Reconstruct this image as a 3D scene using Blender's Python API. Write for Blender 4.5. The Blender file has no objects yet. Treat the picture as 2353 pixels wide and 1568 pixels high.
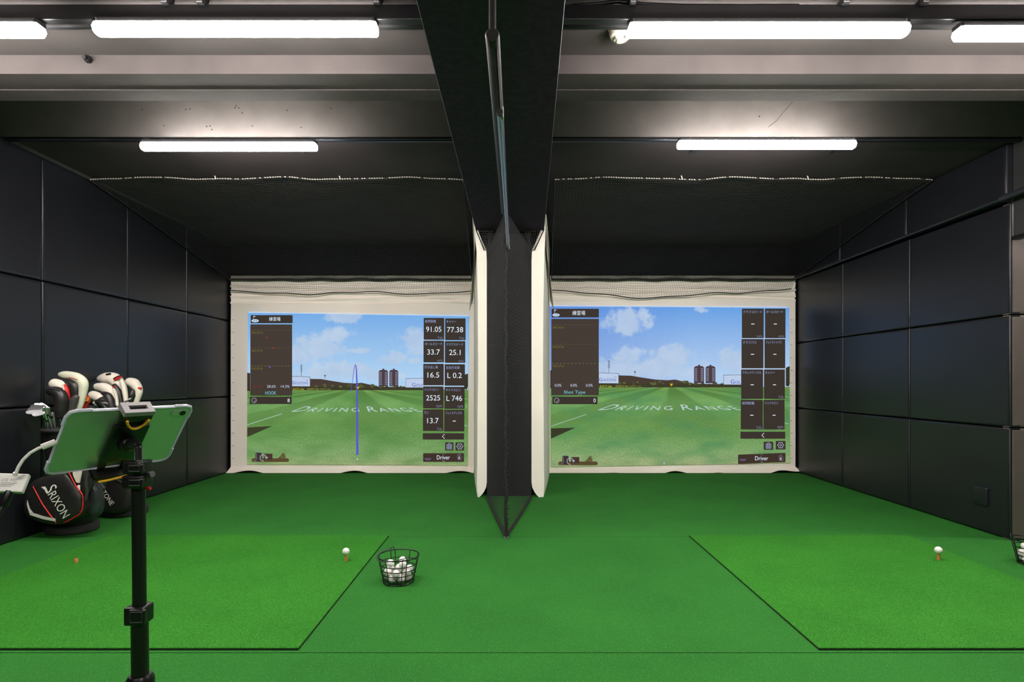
import bpy, bmesh, math, random
from mathutils import Vector, Matrix

# ------------------------------------------------------------------ camera, world, exposure
F = 1294.0                      # focal length in pixels of the 2353 x 1568 frame
CX, CY, EYE = 1176.5, 877.0, 1.08
scene = bpy.context.scene
col = scene.collection
cam_data = bpy.data.cameras.new('camera')
cam_data.sensor_width = 36.0
cam_data.lens = 36.0 * F / 2353.0
cam_data.shift_y = (CY - 784.0) / 2353.0
cam_data.clip_start = 0.05
cam = bpy.data.objects.new('camera', cam_data)
cam.location = (0, 0, EYE)
cam.rotation_euler = (math.pi / 2, 0, 0)
col.objects.link(cam)
scene.camera = cam
world = bpy.data.worlds.new('world')
world.use_nodes = True
world.node_tree.nodes['Background'].inputs[0].default_value = (0.9, 0.95, 1.0, 1)
world.node_tree.nodes['Background'].inputs[1].default_value = 0.02
scene.world = world
scene.view_settings.view_transform = 'Standard'
scene.view_settings.look = 'None'
scene.view_settings.gamma = 1.0
scene.view_settings.use_curve_mapping = False
scene.view_settings.exposure = 0.0
TUBE = 134.0                     # radiance of the lit ceiling tubes
TUBE_COLOR = (1.0, 0.935, 0.88)

random.seed(7)


def P(x, y, d):
    """The place seen at pixel (x, y) at distance d down the room."""
    return Vector(((x - CX) / F * d, d, EYE - (y - CY) / F * d))


# ------------------------------------------------------------------ materials
def lin(c):
    return tuple((v / 255 / 12.92) if v / 255 <= 0.04045 else ((v / 255 + 0.055) / 1.055) ** 2.4 for v in c)


MATS = {}


def node_tree(name):
    m = bpy.data.materials.new(name)
    m.use_nodes = True
    nt = m.node_tree
    return m, nt, nt.nodes['Principled BSDF']


def mat(name, color, rough=0.6, metal=0.0, var=0.12, scale=8.0, bump=0.0, bscale=200.0, spec=0.5, emit=None, alpha=None, trans=0.0, sheen=0.0):
    """A principled material whose colour wanders a little with noise; optional fine relief."""
    if name in MATS:
        return MATS[name]
    m, nt, b = node_tree(name)
    L = nt.links
    b.inputs['Roughness'].default_value = rough
    b.inputs['Metallic'].default_value = metal
    b.inputs['Specular IOR Level'].default_value = spec
    b.inputs['Transmission Weight'].default_value = trans
    tc = nt.nodes.new('ShaderNodeTexCoord')
    if var > 0:
        n = nt.nodes.new('ShaderNodeTexNoise')
        n.inputs['Scale'].default_value = scale
        n.inputs['Detail'].default_value = 4
        L.new(tc.outputs['Object'], n.inputs['Vector'])
        r = nt.nodes.new('ShaderNodeValToRGB')
        r.color_ramp.elements[0].position = 0.3
        r.color_ramp.elements[1].position = 0.7
        r.color_ramp.elements[0].color = (*[v * (1 - var) for v in color], 1)
        r.color_ramp.elements[1].color = (*[min(1, v * (1 + var)) for v in color], 1)
        L.new(n.outputs['Fac'], r.inputs['Fac'])
        L.new(r.outputs['Color'], b.inputs['Base Color'])
    else:
        b.inputs['Base Color'].default_value = (*color, 1)
    if bump > 0:
        n2 = nt.nodes.new('ShaderNodeTexNoise')
        n2.inputs['Scale'].default_value = bscale
        n2.inputs['Detail'].default_value = 3
        L.new(tc.outputs['Object'], n2.inputs['Vector'])
        bp = nt.nodes.new('ShaderNodeBump')
        bp.inputs['Strength'].default_value = bump
        bp.inputs['Distance'].default_value = 0.002
        L.new(n2.outputs['Fac'], bp.inputs['Height'])
        L.new(bp.outputs['Normal'], b.inputs['Normal'])
    if emit:
        b.inputs['Emission Color'].default_value = (*emit[0], 1)
        b.inputs['Emission Strength'].default_value = emit[1]
    if alpha is not None:
        b.inputs['Alpha'].default_value = alpha
    MATS[name] = m
    return m


def turf(name, dark, mid, light, fleck):
    """Short artificial grass: blade-sized speckle, soft streaks and fine relief."""
    m, nt, b = node_tree(name)
    L = nt.links
    N = nt.nodes.new
    b.inputs['Roughness'].default_value = 0.85
    b.inputs['Specular IOR Level'].default_value = 0.15
    g = N('ShaderNodeNewGeometry')
    n1 = N('ShaderNodeTexNoise'); n1.inputs['Scale'].default_value = 330; n1.inputs['Detail'].default_value = 3
    n2 = N('ShaderNodeTexNoise'); n2.inputs['Scale'].default_value = 2.2; n2.inputs['Detail'].default_value = 3
    n3 = N('ShaderNodeTexVoronoi'); n3.inputs['Scale'].default_value = 320
    for n in (n1, n2, n3):
        L.new(g.outputs['Position'], n.inputs['Vector'])
    r = N('ShaderNodeValToRGB')
    e = r.color_ramp.elements
    e[0].position = 0.32; e[0].color = (*dark, 1)
    e[1].position = 0.72; e[1].color = (*light, 1)
    k = e.new(0.5); k.color = (*mid, 1)
    L.new(n1.outputs['Fac'], r.inputs['Fac'])
    hs = N('ShaderNodeMix'); hs.data_type = 'RGBA'; hs.blend_type = 'MULTIPLY'
    hs.inputs['Factor'].default_value = 1.0
    r2 = N('ShaderNodeValToRGB')
    r2.color_ramp.elements[0].position = 0.3; r2.color_ramp.elements[0].color = (0.86, 0.88, 0.86, 1)
    r2.color_ramp.elements[1].position = 0.7; r2.color_ramp.elements[1].color = (1.08, 1.05, 1.02, 1)
    L.new(n2.outputs['Fac'], r2.inputs['Fac'])
    L.new(r.outputs['Color'], hs.inputs['A']); L.new(r2.outputs['Color'], hs.inputs['B'])
    fl = N('ShaderNodeMix'); fl.data_type = 'RGBA'
    lt = N('ShaderNodeMath'); lt.operation = 'GREATER_THAN'; lt.inputs[1].default_value = 0.93
    sep = N('ShaderNodeSeparateColor')
    L.new(n3.outputs['Color'], sep.inputs['Color'])
    L.new(sep.outputs['Red'], lt.inputs[0])
    ml = N('ShaderNodeMath'); ml.operation = 'MULTIPLY'; ml.inputs[1].default_value = 0.5
    L.new(lt.outputs[0], ml.inputs[0])
    L.new(ml.outputs[0], fl.inputs['Factor'])
    L.new(hs.outputs['Result'], fl.inputs['A'])
    fl.inputs['B'].default_value = (*fleck, 1)
    L.new(fl.outputs['Result'], b.inputs['Base Color'])
    bp = N('ShaderNodeBump'); bp.inputs['Strength'].default_value = 0.55; bp.inputs['Distance'].default_value = 0.006
    L.new(n1.outputs['Fac'], bp.inputs['Height'])
    L.new(bp.outputs['Normal'], b.inputs['Normal'])
    return m


M_FLOOR = turf('turf_floor', (0.0120, 0.090, 0.0115), (0.0235, 0.162, 0.0215), (0.041, 0.240, 0.037), (0.075, 0.31, 0.060))
M_MAT = turf('turf_hitting_mat', (0.0125, 0.100, 0.007), (0.027, 0.187, 0.0145), (0.049, 0.280, 0.025), (0.11, 0.39, 0.06))
M_TURF_EDGE = mat('turf_backing', (0.006, 0.012, 0.006), 0.95)
M_PANEL = mat('navy_black_vinyl', (0.0092, 0.0098, 0.0130), 0.38, var=0.12, scale=3, bump=0.12, bscale=350, spec=0.5)
M_SEAM = mat('seam_core', (0.012, 0.012, 0.013), 0.7)
M_CEIL = mat('grey_ceiling_paint', (0.066, 0.058, 0.057), 0.85, var=0.14, scale=3, bump=0.25, bscale=60, spec=0.25)
M_BEAM = mat('grey_beam_paint', (0.058, 0.049, 0.048), 0.8, var=0.16, scale=4, bump=0.5, bscale=40, spec=0.3)
M_REAR = mat('dark_rear_ceiling_paint', (0.048, 0.038, 0.041), 0.85, var=0.12, scale=3, spec=0.2)
M_BULK = mat('grey_bulkhead_paint', (0.145, 0.132, 0.126), 0.85, var=0.1, scale=6, bump=0.3, bscale=30, spec=0.25)
M_WRAP = mat('black_felt_wrap', (0.095, 0.048, 0.105), 0.95, var=0.15, scale=30, spec=0.12)
M_WALL = mat('dark_wall_paint', (0.03, 0.03, 0.032), 0.8, spec=0.2)
M_PILLAR = mat('black_column_cloth', (0.010, 0.010, 0.012), 0.9, spec=0.15)
M_STEEL = mat('black_steel', (0.012, 0.012, 0.013), 0.35, metal=0.4, var=0.1)
M_DARKPIPE = mat('black_pipe_sleeve', (0.014, 0.014, 0.015), 0.55, spec=0.35)
M_CHROME = mat('polished_steel', (0.74, 0.75, 0.78), 0.24, metal=1.0, var=0.04)
M_BLUESTEEL = mat('blued_steel_rail', (0.30, 0.36, 0.46), 0.25, metal=1.0, var=0.06)
M_RAIL = mat('navy_wall_rail', (0.018, 0.019, 0.025), 0.35, spec=0.5)
M_CLOTH = mat('ivory_screen_cloth', (0.94, 0.865, 0.79), 0.9, var=0.03, scale=2.0, bump=0.15, bscale=500, spec=0.1)
M_PAD = mat('ivory_pad_cloth', (0.92, 0.875, 0.79), 0.85, var=0.04, scale=2.0, bump=0.1, bscale=400, spec=0.15)
M_NET = mat('black_net_cord', (0.014, 0.014, 0.015), 0.75, var=0.1)
M_NET2 = mat('charcoal_net_cord', (0.03, 0.029, 0.030), 0.7, var=0.1)
M_ROPE = mat('black_rope', (0.012, 0.011, 0.011), 0.85, var=0.3, scale=200)
M_LACE = mat('pale_lacing_cord', (0.55, 0.50, 0.45), 0.8)
M_TUBE = mat('lit_diffuser', (0.9, 0.9, 0.9), 0.5, var=0.0, emit=(TUBE_COLOR, TUBE))
M_CREAM = mat('cream_plastic', (0.62, 0.57, 0.48), 0.45, var=0.05)
M_WHITEP = mat('white_plastic', (0.78, 0.76, 0.72), 0.4, var=0.03)
M_BLACKP = mat('black_plastic', (0.005, 0.005, 0.005), 0.32, var=0.2)
M_GREYP = mat('graphite_plastic', (0.07, 0.07, 0.075), 0.4, var=0.1)
M_SILVERP = mat('silver_grey_plastic', (0.27, 0.25, 0.26), 0.4, var=0.04)
M_YELLOW = mat('yellow_bungee', (0.75, 0.38, 0.02), 0.55, var=0.06)
M_RED = mat('red_piping', (0.62, 0.018, 0.018), 0.5, var=0.08)
M_LEATHER = mat('black_bag_leather', (0.016, 0.015, 0.015), 0.38, var=0.25, scale=20, bump=0.2, bscale=180)
M_NYLON = mat('black_nylon', (0.020, 0.020, 0.020), 0.7, var=0.2, scale=40, bump=0.2, bscale=600)
M_TEAL = mat('glossy_black_pouch', (0.022, 0.027, 0.029), 0.25, var=0.3, scale=10)
M_WHITEL = mat('white_leatherette', (0.80, 0.74, 0.64), 0.45, var=0.04, scale=15)
M_GREENISH = mat('ivory_leatherette', (0.70, 0.70, 0.55), 0.45, var=0.05, scale=15)
M_PRINT = mat('white_print', (0.85, 0.83, 0.76), 0.5, var=0.02)
M_GREYPRINT = mat('grey_print', (0.30, 0.29, 0.26), 0.6, var=0.05)
M_ALU = mat('tablet_aluminium', (0.66, 0.65, 0.65), 0.38, metal=0.78, var=0.03)
M_GLASS = mat('dark_lens', (0.005, 0.005, 0.006), 0.05, var=0.0)
M_CLEAR = mat('clear_case', (0.86, 0.90, 0.98), 0.12, var=0.0, trans=0.5, spec=0.6)
M_SCREENG = mat('tablet_glass', (0.01, 0.01, 0.012), 0.08, var=0.0)
M_BALL = None
M_TEE = mat('orange_rubber', (0.50, 0.20, 0.055), 0.6, var=0.12, scale=60)
M_WIRE = mat('black_coated_wire', (0.008, 0.008, 0.008), 0.35, var=0.1)
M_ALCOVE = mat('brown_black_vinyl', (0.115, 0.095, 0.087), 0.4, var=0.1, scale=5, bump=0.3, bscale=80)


def ball_material():
    m, nt, b = node_tree('golf_ball_cover')
    L = nt.links
    b.inputs['Base Color'].default_value = (0.82, 0.80, 0.77, 1)
    b.inputs['Roughness'].default_value = 0.3
    tc = nt.nodes.new('ShaderNodeTexCoord')
    v = nt.nodes.new('ShaderNodeTexVoronoi'); v.inputs['Scale'].default_value = 260
    L.new(tc.outputs['Object'], v.inputs['Vector'])
    r = nt.nodes.new('ShaderNodeMapRange')
    r.inputs['From Max'].default_value = 0.45
    L.new(v.outputs['Distance'], r.inputs['Value'])
    bp = nt.nodes.new('ShaderNodeBump'); bp.inputs['Strength'].default_value = 0.5; bp.inputs['Distance'].default_value = 0.0006
    L.new(r.outputs['Result'], bp.inputs['Height'])
    L.new(bp.outputs['Normal'], b.inputs['Normal'])
    return m


M_BALL = ball_material()


# ------------------------------------------------------------------ mesh helpers
class MB:
    """Collects shapes into one mesh."""

    def __init__(self):
        self.v, self.f = [], []

    def add(self, vs, fs):
        o = len(self.v)
        self.v += [tuple(p) for p in vs]
        self.f += [tuple(i + o for i in q) for q in fs]
        return self

    def box(self, lo, hi, bevel=0.0, seg=2):
        if bevel <= 0:
            (a, b, c), (d, e, g) = lo, hi
            vs = [(a, b, c), (d, b, c), (d, e, c), (a, e, c), (a, b, g), (d, b, g), (d, e, g), (a, e, g)]
            return self.add(vs, [(0, 3, 2, 1), (4, 5, 6, 7), (0, 1, 5, 4), (1, 2, 6, 5), (2, 3, 7, 6), (3, 0, 4, 7)])
        bm = bmesh.new()
        bmesh.ops.create_cube(bm, size=1.0)
        for q in bm.verts:
            q.co = Vector([lo[i] + (q.co[i] + 0.5) * (hi[i] - lo[i]) for i in range(3)])
        bmesh.ops.bevel(bm, geom=bm.edges[:], offset=bevel, segments=seg, profile=0.6, affect='EDGES')
        bm.verts.index_update()
        self.add([q.co for q in bm.verts], [[q.index for q in fc.verts] for fc in bm.faces])
        bm.free()
        return self

    def tube(self, pts, r, n=8, cap=True, closed=False):
        pts = [Vector(p) for p in pts]
        k = len(pts)
        rs = r if isinstance(r, (list, tuple)) else [r] * k
        up = None
        rings = []
        for i in range(k):
            a = pts[i - 1] if (i > 0 or closed) else pts[i]
            b = pts[(i + 1) % k] if (i < k - 1 or closed) else pts[i]
            t = (b - a).normalized()
            if up is None:
                up = Vector((0, 0, 1)) if abs(t.z) < 0.9 else Vector((1, 0, 0))
            s = t.cross(up)
            if s.length < 1e-5:
                s = t.cross(Vector((0.3, 0.9, 0.2)))
            s.normalize()
            w = s.cross(t).normalized()
            up = w
            rr = rs[i]
            ra, rb = rr if isinstance(rr, (list, tuple)) else (rr, rr)
            rings.append([pts[i] + s * (math.cos(2 * math.pi * j / n) * ra) + w * (math.sin(2 * math.pi * j / n) * rb) for j in range(n)])
        vs = [p for q in rings for p in q]
        fs = []
        for i in range(k if closed else k - 1):
            i2 = (i + 1) % k
            for j in range(n):
                j2 = (j + 1) % n
                fs.append((i * n + j, i * n + j2, i2 * n + j2, i2 * n + j))
        if cap and not closed:
            fs.append(tuple(range(n))[::-1])
            fs.append(tuple((k - 1) * n + j for j in range(n)))
        return self.add(vs, fs)

    def lathe(self, prof, c=(0, 0, 0), n=24, sx=1.0, sy=1.0):
        """prof: list of (radius, z) from bottom to top, around a vertical axis at c."""
        vs, fs = [], []
        for r, z in prof:
            for j in range(n):
                a = 2 * math.pi * j / n
                vs.append((c[0] + r * math.cos(a) * sx, c[1] + r * math.sin(a) * sy, c[2] + z))
        k = len(prof)
        for i in range(k - 1):
            for j in range(n):
                j2 = (j + 1) % n
                fs.append((i * n + j, i * n + j2, (i + 1) * n + j2, (i + 1) * n + j))
        fs.append(tuple(range(n))[::-1])
        fs.append(tuple((k - 1) * n + j for j in range(n)))
        return self.add(vs, fs)

    def prism(self, poly, off):
        """poly: list of 3-D points of a flat outline, off: extrusion vector."""
        poly = [Vector(p) for p in poly]
        off = Vector(off)
        n = len(poly)
        return self.add(poly + [p + off for p in poly], [tuple(range(n)), tuple(range(2 * n - 1, n - 1, -1))] + [(i, n + i, n + (i + 1) % n, (i + 1) % n) for i in range(n)])

    def grid(self, fn, nu, nv):
        vs = [fn(i / nu, j / nv) for j in range(nv + 1) for i in range(nu + 1)]
        fs = [(j * (nu + 1) + i, j * (nu + 1) + i + 1, (j + 1) * (nu + 1) + i + 1, (j + 1) * (nu + 1) + i) for j in range(nv) for i in range(nu)]
        return self.add(vs, fs)

    def puff(self, outline, front, depth):
        """A stuffed pocket: outline (3-D, flat), bulging along front, with depth behind it."""
        pts = [Vector(p) for p in outline]
        c = sum(pts, Vector()) / len(pts)
        fr = Vector(front).normalized()
        n = len(pts)
        rings = []
        for s, h in ((0.97, -depth), (1.0, -depth * 0.75), (1.0, 0.0), (0.975, 0.014), (0.92, 0.024), (0.7, 0.032), (0.35, 0.036)):
            rings.append([c + (p - c) * s + fr * h for p in pts])
        vs = [p for q in rings for p in q] + [c + fr * 0.037]
        fs = [tuple(range(n))[::-1]]
        k = len(rings)
        for i in range(k - 1):
            for j in range(n):
                j2 = (j + 1) % n
                fs.append((i * n + j, i * n + j2, (i + 1) * n + j2, (i + 1) * n + j))
        for j in range(n):
            fs.append(((k - 1) * n + j, (k - 1) * n + (j + 1) % n, k * n))
        return self.add(vs, fs)

    def mesh(self, name, smooth=None):
        m = bpy.data.meshes.new(name)
        m.from_pydata(self.v, [], self.f)
        m.validate()
        bm = bmesh.new()
        bm.from_mesh(m)
        bmesh.ops.recalc_face_normals(bm, faces=bm.faces[:])
        bm.to_mesh(m)
        bm.free()
        if smooth is not None:
            m.polygons.foreach_set('use_smooth', [True] * len(m.polygons))
            m.set_sharp_from_angle(angle=math.radians(smooth))
        m.update()
        return m

    def build(self, name, material, parent=None, smooth=None, **props):
        return link(name, self.mesh(name, smooth), material, parent, **props)


def link(name, mesh, material, parent=None, **props):
    o = bpy.data.objects.new(name, mesh)
    if material is not None and not mesh.materials:
        mesh.materials.append(material)
    col.objects.link(o)
    if parent is not None:
        o.parent = parent
        if parent.type == 'EMPTY':
            o.matrix_parent_inverse = parent.matrix_basis.inverted()
        else:
            o.matrix_parent_inverse = parent.matrix_basis.inverted()
    tag(o, **props)
    return o


def tag(o, label=None, category=None, group=None, kind=None):
    for k, v in (('label', label), ('category', category), ('group', group), ('kind', kind)):
        if v:
            o[k] = v
    return o


def thing(name, label, category, loc=(0, 0, 0), group=None, matrix=None):
    o = bpy.data.objects.new(name, None)
    o.empty_display_size = 0.05
    if matrix is not None:
        o.matrix_basis = matrix
    else:
        o.location = loc
    col.objects.link(o)
    return tag(o, label, category, group)


def text_mesh(body, small_caps=False, space=1.0, shear=0.0):
    """Lettering as a flat mesh with its corner at the origin and a 1 x 1 box."""
    c = bpy.data.curves.new('lettering', 'FONT')
    c.body = body
    c.resolution_u = 3
    c.space_character = space
    c.shear = shear
    if small_caps:
        c.small_caps_scale = 0.74
        for k in c.body_format:
            k.use_small_caps = True
    o = bpy.data.objects.new('lettering', c)
    m = bpy.data.meshes.new_from_object(o)
    bpy.data.objects.remove(o)
    bpy.data.curves.remove(c)
    xs = [q.co.x for q in m.vertices]
    ys = [q.co.y for q in m.vertices]
    x0, x1, y0, y1 = min(xs), max(xs), min(ys), max(ys)
    sh = max(y1 - y0, 1e-4)
    for q in m.vertices:
        q.co = ((q.co.x - x0) / (x1 - x0), (q.co.y - y0) / sh, 0)
    m.materials.clear()
    return m


def text_on(name, body, fn, material, parent, **kw):
    """Lettering mapped by fn(u, v) -> point."""
    sc = {k: kw.pop(k) for k in ('small_caps', 'space', 'shear') if k in kw}
    m = text_mesh(body, **sc)
    for q in m.vertices:
        q.co = fn(q.co.x, q.co.y)
    return link(name, m, material, parent, **kw)


# ------------------------------------------------------------------ the room
XL, XR, BACK, FRONT = -3.36, 3.38, 6.72, -3.0
Z_CEIL, Z_REAR, Z_BEAM, Z_HIGH, BULK = 2.695, 2.70, 2.602, 2.95, 3.76

fl = MB().box((-3.6, FRONT, -0.12), (5.2, 6.95, -0.03)).build('floor', M_TURF_EDGE, kind='structure')
for lo, hi in (((-3.4, FRONT, -0.03), (5.1, 2.238, 0.0)), ((-3.4, 2.243, -0.03), (5.1, 3.918, 0.0)), ((-3.4, 3.921, -0.03), (5.1, 6.9, 0.0))):
    MB().box(lo, hi).build('turf_sheet', M_FLOOR, fl)

MB().box((-3.6, FRONT, Z_CEIL), (5.2, 2.80, Z_HIGH + 0.12)).build('ceiling', M_CEIL, kind='structure')
MB().box((-3.6, 2.80, Z_HIGH), (5.2, BULK, Z_HIGH + 0.12)).build('ceiling_recess_added', M_CEIL, kind='structure')  # raised ceiling hidden by the beam, added to shape the rear tubes' light
MB().box((-3.42, BULK + 0.002, Z_REAR), (3.44, 6.92, Z_REAR + 0.12)).build('ceiling_rear', M_REAR, kind='structure')
bulk = MB().box((-3.42, BULK - 0.03, Z_REAR + 0.004), (3.44, BULK + 0.0, Z_HIGH)).build('ceiling_bulkhead_added', M_BULK, kind='structure')  # upright step added in the ceiling so the rear tubes brighten its face
# cross beam: lower soffit with a plastered lip behind it
beam = MB().box((-3.42, 2.785, Z_BEAM), (3.44, 2.932, Z_CEIL)).build('ceiling_beam', M_BEAM, kind='structure')
MB().box((-3.42, 2.934, Z_BEAM - 0.004), (3.44, 3.045, Z_HIGH)).build('soffit_strip', M_BEAM, beam)
# back wall behind the screens, walls behind the padding
MB().box((-3.6, 6.80, -0.03), (3.6, 6.92, Z_HIGH)).build('wall_back', M_PILLAR, kind='structure')
MB().box((-3.6, FRONT - 0.1, -0.03), (5.2, FRONT, Z_CEIL)).build('wall_front', M_WALL, kind='structure')
wl = MB().box((-3.56, FRONT, -0.03), (-3.43, 6.80, Z_HIGH)).build('wall_left', M_SEAM, kind='structure')
wr = MB().box((3.455, 3.89, -0.03), (3.57, 6.80, Z_REAR)).build('wall_right', M_SEAM, kind='structure')


def panel_mesh(w, h, t, key):
    """Padded wall panel: vinyl over foam, softly rounded at its four edges; local x = width, z = height, front at -y."""
    b = MB()
    prof = ((0.0, 0.0), (0.0, -t + 0.016), (0.0025, -t + 0.007), (0.007, -t + 0.0025), (0.016, -t), (0.024, -t))
    rings = []
    for ins, y in prof:
        rings.append([(ins, y, ins), (w - ins, y, ins), (w - ins, y, h - ins), (ins, y, h - ins)])
    vs = [p for r in rings for p in r]
    fs = [(3, 2, 1, 0)]
    for i in range(len(prof) - 1):
        for j in range(4):
            fs.append((i * 4 + j, i * 4 + (j + 1) % 4, i * 4 + 4 + (j + 1) % 4, i * 4 + 4 + j))
    k = (len(prof) - 1) * 4
    fs.append((k, k + 1, k + 2, k + 3))
    b.add(vs, fs)
    return b.mesh(key, smooth=50)


GAP = 0.006
edges_l = [6.72, 5.82, 4.92, 4.03, 3.13, 2.23, 1.33, 0.43]
pm_l = panel_mesh(0.9 - GAP, 0.9 - GAP, 0.07, 'padded_panel')
for i in range(len(edges_l) - 1):
    for r in range(3):
        o = link('padded_panel', pm_l, M_PANEL, wl)
        # front (-y) turned to face +x
        o.rotation_euler = (0, 0, math.pi / 2)
        o.location = (XL - 0.07, edges_l[i + 1] + GAP / 2, 0.9 * r + GAP / 2)
MB().box((-3.425, BULK, 2.672), (-3.335, 6.78, 2.698)).build('wall_top_trim', M_WALL, wl)

edges_r = [6.72, 5.76, 4.79, 3.82]
rows_r = [0.0, 0.765, 1.535, 2.295]
meshes = {}


def panel_at(parent, x, y0, y1, z0, z1, t, material=M_PANEL, face=-1):
    k = (round(y1 - y0, 3), round(z1 - z0, 3), t)
    if k not in meshes:
        meshes[k] = panel_mesh(y1 - y0 - GAP, z1 - z0 - GAP, t, 'padded_panel')
    m = meshes[k]
    if m.materials and m.materials[0] != material:
        m = m.copy(); m.materials.clear()
    o = link('padded_panel', m, material, parent)
    o.rotation_euler = (0, 0, -math.pi / 2)
    o.location = (x + t, y1 - GAP / 2, z0 + GAP / 2)
    return o


for i in range(3):
    for r in range(3):
        panel_at(wr, XR, edges_r[i + 1], edges_r[i], rows_r[r], rows_r[r + 1], 0.07)
    panel_at(wr, XR - 0.035, edges_r[i + 1] - 0.01, edges_r[i] - 0.01, 2.305, 2.695, 0.105)
# square cushioned cover over the floor socket in the lower panel
b = MB()
c0 = P(2256, 1141, 4.06)
b.box((XR - 0.016, 3.995, 0.19), (XR + 0.01, 4.115, 0.325), 0.012, 3)
b.build('socket_cover', M_PANEL, wr, smooth=40)
# end of the padded wall, turned to face down the room, inside the side opening
end = MB().box((3.455, 3.885, -0.03), (5.2, 3.98, Z_HIGH)).build('wall_return', M_SEAM, kind='structure')
for r in range(3):
    h0, h1 = rows_r[r], rows_r[r + 1]
    k = panel_mesh(0.95 - GAP, h1 - h0 - GAP, 0.06, 'padded_panel')
    for c in range(2):
        o = link('padded_panel', k if c == 0 else k, M_ALCOVE, end)
        o.location = (XR + 0.004 + 0.95 * c, 3.882, h0 + GAP / 2)
# wall over the opening, nearer than the padding
lint = MB().box((3.388, 0.6, 2.04), (3.425, 3.805, Z_HIGH)).build('wall_lintel', M_WALL, kind='structure')
MB().box((3.380, 0.6, 2.036), (3.430, 3.807, 2.062)).build('lintel_edge_trim', M_STEEL, lint)
MB().box((3.42, FRONT, -0.03), (3.60, 0.6, Z_CEIL)).build('wall_right_near', M_WALL, kind='structure')
MB().box((5.1, 0.5, -0.03), (5.2, 3.9, Z_CEIL)).build('wall_alcove', M_WALL, kind='structure')
MB().box((3.6, 0.5, -0.03), (5.2, 0.6, Z_CEIL)).build('wall_alcove_near', M_WALL, kind='structure')

# ------------------------------------------------------------------ centre beam wrapped in felt, column and pads
b = MB()
plan_l = [(-1.5, -0.352), (2.1, -0.352), (5.32, -0.335)]
plan_r = [(-1.5, 0.195), (2.1, 0.195), (5.32, 0.300)]
pts = [(x, d) for d, x in plan_l] + [(x, d) for d, x in reversed(plan_r)]
b.prism([(x, d, 2.49) for x, d in pts], (0, 0, Z_CEIL - 2.49 - 0.001))
cb = b.build('beam_centre', M_WRAP, kind='structure')
for pl in (plan_l, plan_r):
    MB().tube([(x, d, 2.491) for d, x in pl], 0.0022, 5).build('edge_piping', M_GREYP, cb)
MB().box((-0.228, 5.30, 0.0), (0.176, 6.78, 2.488), 0.012).build('pillar_centre', M_PILLAR, kind='structure')


def side_pad(s, xin, xout, xback, xflare, label):
    """White wrapped pad along the column side: flares round the beam at its top, rounded toe on the turf."""
    b = MB()
    D0, D1 = 5.25, 6.69
    zs = [0.0, 0.02, 0.05, 0.09, 0.14, 0.3, 0.7, 1.2, 1.8, 2.2, 2.31, 2.38, 2.46, 2.55, 2.64]
    rings = []
    for z in zs:
        fl = max(0.0, min(1.0, (z - 2.305) / 0.33))
        toe = max(0.0, 1 - z / 0.14)
        xi = xin + (xflare - xin) * fl ** 0.8
        xo = xout + (xflare + s * 0.012 - xout) * fl
        xi2 = xi + (s * 0.07) * toe ** 2.2            # rounded inner toe
        bulge = 0.006 * math.sin(z * 9)
        rings.append([(xi2, D0, z), (xo + s * bulge, D0 + 0.015, z), ((xo + xback) / 2 + s * (0.004 + bulge), (D0 + D1) / 2, z), (xback, D1, z), (xback - s * 0.12, D1, z), (xi2 + s * 0.008, D0 + 0.05, z)])
    n = 6
    vs = [p for r in rings for p in r]
    fs = [tuple(range(n)), tuple(range(len(vs) - n, len(vs)))]
    for i in range(len(rings) - 1):
        for j in range(n):
            fs.append((i * n + j, i * n + (j + 1) % n, i * n + n + (j + 1) % n, i * n + n + j))
    b.add(vs, fs)
    e = thing('side_pad', label, 'padding', ((xin + xback) / 2, 5.9, 0))
    b.build('pad_body', M_PAD, e, smooth=60)
    # overlapping fold of cloth that runs down from the flare to the screen
    f = MB()

    def fold(u, v):
        z = 2.30 - 0.42 * v
        d = 5.33 + 1.15 * v
        x = xout + (xback - xout) * (d - D0) / (D1 - D0)
        return (x + s * (0.012 + 0.035 * u * (0.35 + v)), d - 0.02 * u, z + (0.30 - 0.16 * v) * (1 - u))
    f.grid(fold, 6, 14)
    f.build('cloth_fold', M_PAD, e, smooth=80)
    return e


side_pad(-1, -0.235, -0.322, -0.452, -0.366, 'ivory padded side cloth left of the black net divider')
side_pad(1, 0.182, 0.296, 0.448, 0.316, 'ivory padded side cloth right of the black net divider')

# ------------------------------------------------------------------ ceiling lights
def fixture(x0, x1, d, z, label, group, track=None):
    e = thing('ceiling_light', label, 'light', ((x0 + x1) / 2, d, z), group)
    b = MB()
    # glowing trough: flat bottom, sloped flanks, tapered ends
    sec = [(-0.024, 0.022), (-0.033, 0.004), (-0.024, -0.018), (-0.010, -0.024), (0.010, -0.024), (0.024, -0.018), (0.033, 0.004), (0.024, 0.022)]
    rings = []
    for x, s in ((x0, 0.82), (x0 + 0.008, 1.0), (x1 - 0.008, 1.0), (x1, 0.82)):
        rings.append([(x, d + p * s, z + q * s) for p, q in sec])
    n = len(sec)
    fs = [tuple(range(n)), tuple(range(3 * n, 4 * n))]
    for i in range(3):
        for j in range(n):
            fs.append((i * n + j, i * n + (j + 1) % n, (i + 1) * n + (j + 1) % n, (i + 1) * n + j))
    b.add([p for r in rings for p in r], fs)
    b.build('diffuser', M_TUBE, e, smooth=40)
    h = MB().box((x0 + 0.01, d - 0.016, z + 0.0225), (x1 - 0.01, d + 0.016, z + 0.045), 0.003)
    h.build('housing', M_STEEL, e)
    for x in (x0 + 0.008, x1 - 0.008):
        MB().box((x - 0.008, d - 0.026, z + 0.019), (x + 0.008, d + 0.026, z + 0.040), 0.004).build('end_cap', M_STEEL, e)
    return e


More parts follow.
